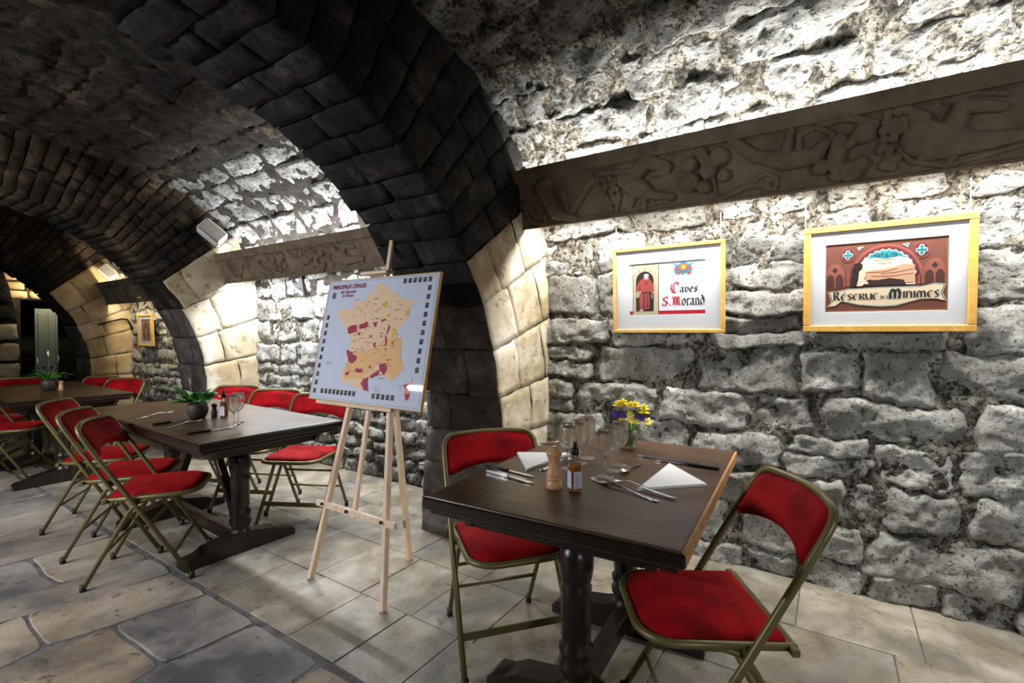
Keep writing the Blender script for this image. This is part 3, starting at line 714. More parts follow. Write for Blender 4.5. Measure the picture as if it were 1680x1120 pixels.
# broad-nib pen letters (strokes as polylines in a unit x-height box), for the black-letter and uncial lettering
GL = {
 'C': (1.0,[[(.92,1.25),(.55,1.42),(.18,1.15),(.08,.6),(.28,.1),(.62,-.02),(.95,.22)],[(.45,1.3),(.38,.7),(.45,.2)],[(.92,1.25),(.86,.98)]]),
 'a': (.78,[[(.12,.86),(.36,.98),(.56,.85),(.56,.12),(.70,.0)],[(.56,.55),(.24,.48),(.12,.25),(.28,.04),(.54,.18)]]),
 'v': (.78,[[(.06,.92),(.2,.95),(.2,.25),(.38,.02)],[(.38,.02),(.62,.30),(.62,.78),(.46,.96)]]),
 'e': (.68,[[(.58,.16),(.34,.0),(.12,.22),(.12,.72),(.34,.98),(.54,.80),(.50,.56),(.14,.48)]]),
 's': (.66,[[(.56,.82),(.34,.98),(.14,.78),(.24,.58),(.48,.42),(.54,.2),(.34,.0),(.10,.16)]]),
 'S': (.95,[[(.85,1.2),(.5,1.42),(.14,1.18),(.2,.86),(.68,.62),(.82,.3),(.55,.0),(.15,.06),(.06,.28)],[(.36,1.34),(.3,.9)],[(.6,.6),(.58,.1)]]),
 '.': (.36,[[(.10,.0),(.22,.16)],[(.12,.14),(.2,.02)]]),
 'M': (1.45,[[(.05,1.2),(.25,1.4),(.36,1.1),(.34,.3),(.18,.0)],[(.36,1.1),(.62,1.42),(.76,1.15),(.74,.05)],[(.76,1.15),(1.02,1.42),(1.16,1.1),(1.14,.25),(1.34,.0)],[(.52,1.3),(.5,.1)],[(.94,1.3),(.92,.1)]]),
 'o': (.74,[[(.36,.98),(.13,.74),(.13,.25),(.36,.0),(.60,.25),(.60,.72),(.36,.98)]]),
 'r': (.62,[[(.06,.88),(.2,.98),(.2,.1),(.32,.0)],[(.2,.72),(.42,.98),(.56,.86)]]),
 'n': (.84,[[(.06,.88),(.2,.98),(.2,.1),(.3,.0)],[(.2,.72),(.46,.98),(.62,.82),(.62,.12),(.76,.0)]]),
 'd': (.80,[[(.60,.78),(.36,.98),(.13,.72),(.13,.25),(.36,.0),(.62,.28),(.62,.8),(.3,1.42)],[(.3,1.42),(.2,1.3)]]),
 # uncial capitals
 'R_': (.95,[[(.18,0),(.18,1.25)],[(.05,1.15),(.5,1.28),(.72,1.02),(.5,.7),(.2,.66)],[(.42,.66),(.82,.0)]]),
 'E_': (.72,[[(.6,.92),(.32,1.0),(.10,.7),(.10,.28),(.34,.0),(.62,.10)],[(.12,.52),(.52,.52)]]),
 'S_': (.66,[[(.56,.88),(.34,1.0),(.12,.8),(.3,.55),(.54,.3),(.36,.0),(.08,.08)]]),
 'r_': (.74,[[(.14,0),(.14,.98)],[(.05,.92),(.46,.98),(.58,.74),(.38,.52),(.16,.5)],[(.34,.5),(.66,.0)]]),
 'V_': (.80,[[(.08,1.0),(.14,.3),(.34,.0),(.58,.1),(.66,.3)],[(.66,1.0),(.66,.0)]]),
 'D_': (.76,[[(.6,.72),(.34,.86),(.12,.55),(.2,.1),(.44,.0),(.64,.3),(.6,.72),(.26,1.1)]]),
 'M_': (1.25,[[(.16,.0),(.10,.6),(.3,1.2),(.58,1.0),(.58,.0)],[(.58,1.0),(.84,1.22),(1.06,.7),(1.0,.0)]]),
 'i_': (.34,[[(.16,1.0),(.16,.0)]]),
 'N_': (.84,[[(.14,0),(.14,1.0)],[(.14,.82),(.42,1.0),(.64,.78),(.64,.0)]]),
 'm_': (1.18,[[(.16,.0),(.10,.6),(.3,1.0),(.54,.8),(.54,.0)],[(.54,.8),(.78,1.0),(.98,.6),(.94,.0)]]),
 'acc': (0,[[(-.42,1.2),(-.22,1.42)]]),
}
def pen(parent, word, x, z, xh, colr, y, nib=.17, ang=40, width=None, name='lettering'):
    total = sum(GL[c][0] for c in word); kx = (width/(total*xh)) if width else 1.0
    nv = Vector((cos(radians(ang)),sin(radians(ang))))*nib*.5; V = []; Fc = []; cx = 0; lay = 0
    for c in word:
        adv, strokes = GL[c]
        for st in strokes:
            for a, b in zip(st, st[1:]):
                a = Vector((a[0]+cx,a[1])); b = Vector((b[0]+cx,b[1])); dd = (b-a).normalized()*.02
                P = [a-dd-nv, a-dd+nv, b+dd+nv, b+dd-nv]
                ar = sum(P[i].x*P[(i+1) % 4].y-P[(i+1) % 4].x*P[i].y for i in range(4))
                if ar < 0: P = P[::-1]
                n = len(V); lay = (lay+1) % 7
                V += [(x+p.x*xh*kx, y-.00003*lay, z+p.y*xh) for p in P]; Fc.append((n,n+1,n+2,n+3))
        cx += adv
    return mobj(name, V, Fc, INK(colr), parent, smooth=False)

def picture(name, y, z, w, h, fw, x, label, lean=.03, ml=(.15,.15,.19,.19)):
    r = empty(name, (x,y,z), -pi/2, lean*0); tag(r, label, 'picture'); r.rotation_euler = (lean,0,-pi/2)
    b = MB(); b.box((0,0,h/2-fw/2), (w,.028,fw), .003); b.build('frame_rail', M['goldwood'], r)
    b = MB(); b.box((0,0,-h/2+fw/2), (w,.028,fw), .003); b.build('frame_rail', M['goldwood'], r)
    b = MB(); b.box((-w/2+fw/2,0,0), (fw,.0275,h-2*fw), .003); b.build('frame_rail', M['goldwood'], r)
    b = MB(); b.box((w/2-fw/2,0,0), (fw,.0275,h-2*fw), .003); b.build('frame_rail', M['goldwood'], r)
    l, rr, bt, tp = ml; mo = MB()
    mo.box((0,.008,0), (w-.01,.004,h-.01), .001)
    mo.build('backing', M['card'], r)
    mm_ = MB(); W2, H2 = w/2-fw*.8, h/2-fw*.8; x0, x1, z0, z1 = -w/2+l*w, w/2-rr*w, -h/2+bt*h, h/2-tp*h
    mm_.box(((-W2+x0)/2,.002,0), (x0+W2,.005,2*H2), .001); mm_.box(((W2+x1)/2,.002,0), (W2-x1,.005,2*H2), .001)
    mm_.box(((x0+x1)/2,.002,(z1+H2)/2), (x1-x0,.005,H2-z1), .001); mm_.box(((x0+x1)/2,.002,(z0-H2)/2), (x1-x0,.005,z0+H2), .001)
    mm_.build('mat', M['card'], r)
    pn = MB(); pn.box((0,-.007,0), (2*W2,.002,2*H2), .0004); pn.build('glass_pane', M['pane'], r)
    s = empty_child('print', r, ((x0+x1)/2, .0058, (z0+z1)/2))
    return r, s, x1-x0, z1-z0
def empty_child(name, parent, loc):
    o = bpy.data.objects.new(name, None); o.location = loc; o.empty_display_size = .02; return link(o, parent)

def hang_wires(r, w, h, xs_, ztop, lean=.03):
    for xx in xs_: MB().tube([(xx,.012,h/2-.01),(xx,.012,ztop)], .0018, 6).build('hanging_wire', M['wire'], r)

# picture with the monk in the doorway
r, s, aw, ah = picture('framed_picture', .795, 1.517, .63, .50, .021, 2.795, 'gold framed print of a robed monk in red and black lettering', ml=(.158,.161,.211,.192))
hang_wires(r, .63, .50, (-.30,.29), .40)
art(s,'print_sheet',[rect(0,0,1,1)],(236,238,246),aw,ah,0)
art(s,'red_band',[rect(.0,.0,1,.075)],(178,16,44),aw,ah,1)
art(s,'doorway_stone',[rect(.045,.0,.405,.985)],(206,190,158),aw,ah,2)
art(s,'doorway_outline',[rect(.045,0,.052,.985),rect(.398,0,.405,.985),rect(.045,.978,.405,.985),rect(.045,0,.405,.008)],(44,36,30),aw,ah,3)
art(s,'doorway_dark',[rect(.09,.07,.335,.66)+[], circ(.2125,.66,.1225,.19,18,0,pi)],(34,24,26),aw,ah,3)
art(s,'voussoir_line',[[(.21+.125*cos(t)-.004,.66+.2*sin(t)),(.21+.125*cos(t)+.004,.66+.2*sin(t)),(.21+.17*cos(t)+.004,.66+.28*sin(t)),(.21+.17*cos(t)-.004,.66+.28*sin(t))] for t in (.5,1.0,1.57,2.1,2.6)],(120,100,76),aw,ah,4)
art(s,'door_step',[rect(.052,.008,.398,.06)],(196,182,140),aw,ah,4)
art(s,'robe',[[(.19,.72),(.27,.72),(.33,.60),(.345,.44),(.30,.40),(.285,.46),(.275,.40),(.285,.28),(.28,.12),(.20,.10),(.15,.11),(.135,.30),(.15,.44),(.125,.46),(.10,.44),(.105,.58),(.14,.66)]],(168,72,66),aw,ah,5)
art(s,'robe_fold',[[(.20,.40),(.215,.40),(.205,.12),(.185,.12)],[(.245,.40),(.255,.40),(.262,.13),(.246,.13)],[(.20,.70),(.225,.58),(.24,.58),(.26,.70),(.232,.62)],[(.14,.60),(.155,.60),(.15,.46),(.138,.47)]],(110,34,36),aw,ah,6)
art(s,'belt',[rect(.15,.425,.285,.445)],(70,24,26),aw,ah,7)
art(s,'face',[circ(.235,.735,.032,.048)],(226,176,150),aw,ah,7); art(s,'hand',[circ(.15,.44,.018,.022),circ(.34,.43,.015,.02)],(226,176,150),aw,ah,7); art(s,'foot',[circ(.165,.085,.03,.022)],(226,176,150),aw,ah,7)
art(s,'white_hair',[circ(.237,.768,.034,.03)],(242,238,232),aw,ah,8)
art(s,'jug',[circ(.115,.39,.028,.055),[(.10,.44),(.13,.44),(.125,.47),(.105,.47)]],(176,172,134),aw,ah,8)
art(s,'keys',[circ(.312,.36,.014,.05)],(110,126,140),aw,ah,8)
art(s,'crest',[[(.60,.98),(.62,.90),(.60,.84),(.63,.74),(.67,.78),(.72,.74),(.77,.78),(.82,.74),(.84,.84),(.82,.90),(.86,.97),(.80,.94),(.64,.94)]],(60,140,140),aw,ah,2)
art(s,'crest_side',[circ(.64,.86,.022,.04),circ(.81,.86,.022,.04),circ(.67,.78,.02,.03),circ(.79,.77,.02,.03)],(196,72,70),aw,ah,3)
art(s,'crest_ring',[circ(.725,.885,.068,.10)],(40,120,180),aw,ah,3)
art(s,'crest_shield',[[(.68,.95),(.77,.945),(.775,.86),(.725,.80),(.68,.86)]],(226,110,40),aw,ah,4)
art(s,'crest_charge',[circ(.727,.885,.022,.035)],(240,200,60),aw,ah,5)
pen(s,'C',(.555-.5)*aw,(.412-.5)*ah,.14*ah,(206,34,60),-.0012,.20,40,.115*aw)
pen(s,['a','v','e','s'],(.672-.5)*aw,(.415-.5)*ah,.098*ah,(26,24,30),-.0012,.23,40,.235*aw)
pen(s,['S','.','M'],(.448-.5)*aw,(.172-.5)*ah,.118*ah,(206,34,60),-.0012,.20,40,.250*aw)
pen(s,['o','r','a','n','d'],(.702-.5)*aw,(.170-.5)*ah,.128*ah,(26,24,30),-.0012,.23,40,.292*aw)

# picture with the gothic arcade
r, s, aw, ah = picture('framed_picture', -.195, 1.525, .63, .505, .030, 2.795, 'gold framed brown arcade print with a lettered banner', ml=(.144,.146,.186,.176))
hang_wires(r, .63, .505, (-.31,.29), .40)
art(s,'print_sheet',[rect(0,0,1,1)],(120,70,56),aw,ah,0)
art(s,'border',[rect(0,.975,1,1),rect(0,0,.012,1),rect(.985,0,1,1),rect(0,.0,1,.02)],(150,104,66),aw,ah,1)
art(s,'lower_wall',[rect(.012,.02,.985,.36)],(112,62,44),aw,ah,1)
art(s,'ledge',[rect(.012,.335,.985,.372)],(84,40,38),aw,ah,2)
for cx_ in (.085,.90):
    art(s,'pointed_arch',[circ(cx_,.52,.085,.20,14,0,pi)+[(cx_-.085,.36),(cx_+.085,.36)]],(150,86,70),aw,ah,2)
    art(s,'pointed_arch_inner',[circ(cx_-.04,.47,.034,.09,10,0,pi)+[(cx_-.074,.372),(cx_-.006,.372)],circ(cx_+.04,.47,.034,.09,10,0,pi)+[(cx_+.006,.372),(cx_+.074,.372)]],(76,40,34),aw,ah,3)
    art(s,'trefoil',[circ(cx_,.62,.026,.045,4)],(62,30,36),aw,ah,3)
art(s,'column',[rect(.19,.372,.215,.62),rect(.245,.372,.262,.58),rect(.77,.372,.79,.58),rect(.80,.372,.825,.62)],(140,80,62),aw,ah,4)
ring_o = circ(.515,.50,.295,.455,28,0,pi)
art(s,'arch_band',[ring_o],(160,84,74),aw,ah,3)
art(s,'arch_band_dark',[circ(.515,.50,.272,.42,28,0,pi)],(104,48,48),aw,ah,4)
sc_pts = []
for i in range(29):
    t = pi*i/28; k = 1+(.045 if i % 2 else -.02); sc_pts.append((.515+.238*k*cos(t),.50+.375*k*sin(t)))
art(s,'cusped_opening',[sc_pts+[(.277,.372),(.753,.372)]],(240,222,200),aw,ah,5)
art(s,'sky',[[(.515+.226*(1+(.045 if i % 2 else -.02))*cos(pi*i/28),.50+.36*(1+(.045 if i % 2 else -.02))*sin(pi*i/28)) for i in range(5,24)]],(38,150,164),aw,ah,6)
art(s,'cloud',[[(.33,.75),(.42,.77),(.52,.745),(.62,.77),(.70,.74),(.745,.62),(.74,.50),(.29,.50),(.30,.64)]],(228,216,196),aw,ah,7)
art(s,'hills',[[(.35,.58),(.48,.60),(.58,.62),(.66,.66),(.745,.64),(.748,.40),(.35,.40)]],(206,164,132),aw,ah,8)
art(s,'hill_line',[[(.36,.555),(.50,.555),(.62,.60),(.60,.605),(.50,.57),(.36,.57)],[(.48,.53),(.60,.54),(.74,.58),(.74,.59),(.60,.555),(.48,.54)],[(.40,.50),(.56,.49),(.74,.52),(.74,.53),(.56,.505),(.40,.512)]],(160,104,84),aw,ah,9)
art(s,'garden',[[(.30,.40),(.38,.46),(.45,.45),(.55,.47),(.66,.44),(.68,.372),(.30,.372)]],(52,26,26),aw,ah,10)
art(s,'monk_cloak',[[(.228,.372),(.235,.62),(.255,.70),(.30,.715),(.325,.68),(.32,.62),(.295,.58),(.29,.48),(.275,.372)]],(34,18,20),aw,ah,11)
art(s,'monk_habit',[[(.275,.372),(.29,.48),(.295,.58),(.32,.62),(.345,.60),(.352,.52),(.335,.47),(.365,.43),(.38,.40),(.34,.40),(.32,.372)]],(232,206,180),aw,ah,12)
for (qx,qy,kk) in ((.196,.832,1.0),(.798,.837,1.08)):
    art(s,'roundel',[circ(qx,qy,.062*kk,.11*kk)],(148,74,70),aw,ah,4); art(s,'roundel_inner',[circ(qx,qy,.052*kk,.092*kk)],(96,38,44),aw,ah,5)
    for nm, c_, k2, ly in (('quatrefoil_edge',(240,230,210),1.0,6),('quatrefoil',(30,142,150),.68,8)):
        art(s,nm,[circ(qx,qy+.042*kk,.018*k2*kk+.002,.030*k2*kk),circ(qx,qy-.042*kk,.018*k2*kk+.002,.030*k2*kk),circ(qx-.026*kk,qy,.018*k2*kk,.030*k2*kk),circ(qx+.026*kk,qy,.018*k2*kk,.030*k2*kk)],c_,aw,ah,ly)
        art(s,nm+'_cross',[rect(qx-.010*k2*kk,qy-.045*kk,qx+.010*k2*kk,qy+.045*kk),rect(qx-.028*kk,qy-.017*k2*kk,qx+.028*kk,qy+.017*k2*kk)],c_,aw,ah,ly+1)
art(s,'triangle',[[(.275,.935),(.335,.945),(.29,.885)],[(.645,.935),(.705,.945),(.69,.885)]],(236,226,206),aw,ah,5)
art(s,'triangle_core',[[(.287,.928),(.318,.934),(.294,.902)],[(.664,.928),(.694,.934),(.686,.902)]],(40,140,140),aw,ah,6)
ban = [(.02,.08),(.06,.155),(.03,.30),(.10,.30),(.20,.335),(.50,.345),(.80,.335),(.90,.37),(.98,.355),(.955,.24),(.985,.13),(.92,.16),(.80,.16),(.60,.075),(.48,.065),(.30,.095),(.14,.16),(.08,.085)]
grow = lambda P, k: [((x-.5)*k+.5,(y-.21)*(1+(k-1)*3)+.21) for x,y in P]
art(s,'banner_rim',[grow(ban,1.012)],(236,224,204),aw,ah,5); art(s,'banner_line',[ban],(34,124,134),aw,ah,6); art(s,'banner',[grow(ban,.978)],(228,208,178),aw,ah,7)
pen(s,['R_'],(.070-.5)*aw,(.176-.5)*ah,.094*ah,(22,22,26),-.005,.26,20,.065*aw)
pen(s,['E_','acc','S_','E_','r_','V_','E_'],(.138-.5)*aw,(.178-.5)*ah,.085*ah,(30,24,26),-.005,.21,20,.325*aw)
pen(s,['D_','E_','S_'],(.472-.5)*aw,(.182-.5)*ah,.044*ah,(60,40,36),-.005,.20,20,.070*aw)
pen(s,['M_'],(.545-.5)*aw,(.182-.5)*ah,.110*ah,(22,84,92),-.005,.30,20,.105*aw); pen(s,['M_'],(.550-.5)*aw,(.182-.5)*ah,.106*ah,(22,20,26),-.0053,.20,20,.10*aw)
pen(s,['i_','N_','i_','m_','E_','S_'],(.655-.5)*aw,(.186-.5)*ah,.090*ah,(30,24,26),-.005,.22,20,.285*aw)
text(s,'PIAT & CIE',.024,(40,70,80),(.41-.5)*aw,(.775-.5)*ah,-.0052,0,.20*aw)
text(s,'NEGOCIANTS',.012,(90,80,80),(.42-.5)*aw,(.725-.5)*ah,-.0052,0,.16*aw)
text(s,'A MACON',.010,(90,80,80),(.45-.5)*aw,(.675-.5)*ah,-.0052,0,.11*aw)

# small portrait picture in the far bay
r, s, aw, ah = picture('framed_picture', 8.08, 1.30, .50, .45, .026, 2.84, 'small gold framed brown print on the farthest lit wall', ml=(.2,.2,.16,.16))
art(s,'print_sheet',[rect(0,0,1,1)],(150,110,84),aw,ah,0); art(s,'print_arch',[circ(.5,.5,.3,.35,16,0,pi)+[(.2,.12),(.8,.12)]],(112,70,52),aw,ah,1); art(s,'print_figure',[[(.38,.12),(.62,.12),(.56,.55),(.5,.66),(.44,.55)]],(176,136,100),aw,ah,2)
# ---------------------------------------------------------------- easel with the wine map
ez = empty('easel', (1.62,1.95,0)); tag(ez, 'pale pine tripod easel holding the map of France', 'easel')
EO = Vector((1.62,1.95,0)); ek = .2205
def ep(y, z, o=0.0): return Vector((1.490+o+ek*z, y, z))-EO
MB().beam(ep(2.235,.0), ep(2.10,1.50), .026, .030, .003).build('front_leg', M['pine'], ez)
MB().beam(ep(1.690,.0), ep(1.96,1.50), .026, .030, .003).build('front_leg', M['pine'], ez)
MB().beam(Vector((1.917,1.955,0))-EO, Vector((1.84,2.05,1.42))-EO, .028, .030, .003).build('rear_leg', M['pine'], ez)
MB().beam(ep(2.005,.33,.018), ep(2.066,1.795,.018), .026, .020, .003).build('mast', M['pine'], ez)
MB().beam(ep(2.27,.372,-.018), ep(1.672,.372,-.018), .032, .018, .003, side=(0,0,1)).build('crossbar', M['pine'], ez)
MB().box(Vector((1.660,2.09,.888))-EO, (.055,.60,.020), .003).build('tray', M['pine'], ez)
MB().box(Vector((1.822,2.10,1.597))-EO, (.06,.21,.018), .003).build('top_clamp', M['pine'], ez)
for (yy,zz) in ((2.205,.372),(1.756,.372),(2.01,.372)): MB().lathe([(.006,0),(.006,.012),(.003,.014)], 8, (ep(yy,zz,-.03).x-.006,ep(yy,zz).y,zz)).build('bolt', M['iron'], ez)

MAPD = {'land':[[(0.51,0.96),(0.578,0.925),(0.625,0.878),(0.718,0.824),(0.832,0.791),(0.807,0.739),(0.79,0.648),(0.738,0.575),(0.725,0.529),(0.768,0.517),(0.791,0.425),(0.784,0.385),(0.825,0.294),(0.767,0.209),(0.719,0.185),(0.664,0.229),(0.608,0.239),(0.546,0.192),(0.54,0.101),(0.473,0.109),(0.384,0.137),(0.274,0.179),(0.295,0.245),(0.329,0.333),(0.329,0.418),(0.321,0.503),(0.266,0.565),(0.198,0.655),(0.116,0.718),(0.195,0.754),(0.292,0.733),(0.281,0.83),(0.326,0.809),(0.398,0.815),(0.406,0.855),(0.462,0.888),(0.475,0.941)]],'corsica':[[(0.911,0.227),(0.911,0.154),(0.906,0.073),(0.888,0.051),(0.862,0.109),(0.857,0.169),(0.896,0.192)]],'east':[[(0.631,0.512),(0.769,0.51),(0.791,0.425),(0.784,0.385),(0.825,0.294),(0.767,0.209),(0.71,0.232),(0.668,0.325),(0.607,0.321),(0.571,0.264),(0.474,0.187),(0.306,0.189),(0.334,0.39),(0.478,0.411),(0.58,0.456)]],'wine':[[(0.262,0.586),(0.292,0.607),(0.364,0.615),(0.367,0.56),(0.287,0.544)],[(0.381,0.616),(0.448,0.644),(0.472,0.603),(0.428,0.582),(0.389,0.574)],[(0.498,0.631),(0.542,0.645),(0.542,0.605),(0.513,0.597)],[(0.573,0.646),(0.607,0.666),(0.618,0.653),(0.583,0.632)],[(0.638,0.553),(0.648,0.613),(0.664,0.61),(0.655,0.54)],[(0.635,0.452),(0.633,0.539),(0.648,0.537),(0.65,0.452)],[(0.296,0.417),(0.343,0.391),(0.415,0.359),(0.37,0.293),(0.332,0.319)],[(0.315,0.232),(0.355,0.242),(0.361,0.214),(0.328,0.208)],[(0.409,0.267),(0.473,0.271),(0.487,0.244),(0.432,0.233)],[(0.519,0.288),(0.549,0.297),(0.546,0.269)],[(0.482,0.145),(0.497,0.196),(0.543,0.206),(0.556,0.102),(0.513,0.113)],[(0.543,0.206),(0.618,0.267),(0.632,0.233),(0.568,0.201)],[(0.617,0.308),(0.668,0.325),(0.694,0.272),(0.679,0.23),(0.627,0.261)],[(0.538,0.468),(0.561,0.472),(0.565,0.439),(0.548,0.441)],[(0.663,0.351),(0.692,0.356),(0.693,0.337)],[(0.362,0.546),(0.401,0.554),(0.397,0.533)],[(0.691,0.474),(0.711,0.488),(0.711,0.451)],[(0.582,0.524),(0.604,0.528),(0.6,0.509)],[(0.485,0.535),(0.514,0.533),(0.497,0.519)],[(0.849,0.175),(0.882,0.191),(0.883,0.151),(0.862,0.143)],[(0.865,0.109),(0.904,0.12),(0.9,0.079),(0.886,0.064)]],'gold':[[(0.553,0.786),(0.603,0.799),(0.604,0.759),(0.576,0.746)],[(0.616,0.7),(0.646,0.702),(0.644,0.673),(0.614,0.673)],[(0.769,0.713),(0.797,0.752),(0.803,0.688),(0.77,0.674)],[(0.673,0.567),(0.707,0.581),(0.723,0.542),(0.691,0.514)]],'stamps':[(0.726,0.953),(0.768,0.953),(0.809,0.953),(0.85,0.953),(0.89,0.953),(0.93,0.953),(0.936,0.887),(0.935,0.821),(0.935,0.755),(0.934,0.688),(0.934,0.621),(0.933,0.554),(0.933,0.486),(0.932,0.418),(0.932,0.35),(0.932,0.281),(0.05,0.682),(0.049,0.615),(0.049,0.548),(0.049,0.48),(0.048,0.412),(0.048,0.344),(0.047,0.276),(0.047,0.207),(0.047,0.137),(0.046,0.068),(0.122,0.071),(0.163,0.072),(0.203,0.072),(0.242,0.072),(0.281,0.072),(0.32,0.072),(0.358,0.073),(0.396,0.073),(0.434,0.073),(0.61,0.069),(0.651,0.07),(0.692,0.07),(0.732,0.071),(0.772,0.071)],'txt':[(0.05,0.925),(0.373,0.937),(0.135,0.888),(0.288,0.896),(0.158,0.859),(0.266,0.864),(0.079,0.865)]}
mp = empty('wine_map', (1.640,2.032,.900)); mp.rotation_euler = (-.217,0,-pi/2+.011); tag(mp, 'large laminated wine map of France leaning on the pine easel', 'map')
bw, bh = .85, .683
MB().box((0,.008,bh/2), (bw,.012,bh), .002).build('board', M['card'], mp)
e_ = MB()
for (c,dm) in (((0,.010,bh),(bw+.008,.018,.006)),((0,.010,0),(bw+.008,.018,.006)),((-bw/2,.010,bh/2),(.006,.018,bh)),((bw/2,.010,bh/2),(.006,.018,bh))): e_.box(c,dm,.001)
e_.build('edge_trim', M['goldwood'], mp)
def jag(poly, amp, n=4, sd=0):
    out = []
    for i, a in enumerate(poly):
        b = poly[(i+1) % len(poly)]
        for k in range(n):
            t = k/n; x = a[0]+(b[0]-a[0])*t; y = a[1]+(b[1]-a[1])*t; v = noise.noise_vector(Vector((x*31+sd,y*31,2.0)))
            out.append((x+v.x*amp, y+v.y*amp))
    return out
ms = empty_child('map_print', mp, (0,.0012,bh/2))
art(ms,'sheet',[rect(.003,.003,.997,.997)],(206,214,232),bw,bh,0)
art(ms,'border_line',[rect(.014,.014,.986,.017),rect(.014,.983,.986,.986),rect(.014,.014,.017,.986),rect(.983,.014,.986,.986)],(150,150,190),bw,bh,1)
art(ms,'land',[jag(q,.012,4) for q in MAPD['land']],(240,206,170),bw,bh,1); art(ms,'land_east',[jag(q,.012,4,0) for q in MAPD['east']],(238,188,128),bw,bh,2); art(ms,'corsica',[jag(q,.006,3) for q in MAPD['corsica']],(232,150,140),bw,bh,1)
art(ms,'vineyard',[jag(q,.012,3,5) for q in MAPD['wine']],(166,40,74),bw,bh,3); art(ms,'gold_vineyard',MAPD['gold'],(236,190,70),bw,bh,3)
rg = random.Random(3)
sp = []
for k in range(60):
    a, b_ = rg.uniform(.25,.80), rg.uniform(.22,.82)
    if .30 < a < .72 or .4 < b_ < .7:
        q = rg.uniform(.004,.011); sp.append([(a,b_),(a+q,b_+.003),(a+q*1.5,b_+q),(a+.2*q,b_+q*1.1)])
art(ms,'small_vineyards',[p for p in sp if .32 < p[0][0] < .74],(190,84,84),bw,bh,3)
art(ms,'place_names',[rect(x_,y_,x_+rg.uniform(.02,.045),y_+.0035) for x_, y_ in [(rg.uniform(.30,.72),rg.uniform(.2,.86)) for _ in range(70)]],(120,96,90),bw,bh,4)
art(ms,'sea_name',[rect(x_,y_,x_+.05,y_+.004) for x_, y_ in ((.12,.30),(.12,.29),(.60,.13),(.61,.11),(.62,.09),(.80,.16))],(120,130,160),bw,bh,2)
for k, (u_,v_) in enumerate(MAPD['stamps']):
    art(ms,'grape_photo',[rect(u_-.013,v_-.019,u_+.013,v_+.019)],((34,40,42),(44,48,40),(40,34,54),(30,50,60),(60,44,50),(66,70,48))[k % 6],bw,bh,2)
    art(ms,'grape_photo_leaf',[circ(u_+.001,v_+.003,.006,.010,8)],((80,110,70),(96,60,90),(90,100,120),(130,110,60))[k % 4],bw,bh,3)
art(ms,'emblem',[rect(.055,.845,.09,.895)],(92,84,120),bw,bh,2)
text(ms,'PRINCIPAUX C\u00c9PAGES',.034,(150,40,80),(.045-.5)*bw,(.925-.5)*bh,-.0024,0,.335*bw,.0006)
text(ms,'des Vignobles',.026,(150,40,80),(.135-.5)*bw,(.885-.5)*bh,-.0024,.2,.155*bw,.0003)
text(ms,'de France',.026,(150,40,80),(.158-.5)*bw,(.852-.5)*bh,-.0024,.2,.11*bw,.0003)
lam = MB(); lam.box((0,-.0035,bh/2), (bw-.002,.0008,bh-.002), .0002); lam.build('lamination', M['film'], mp)

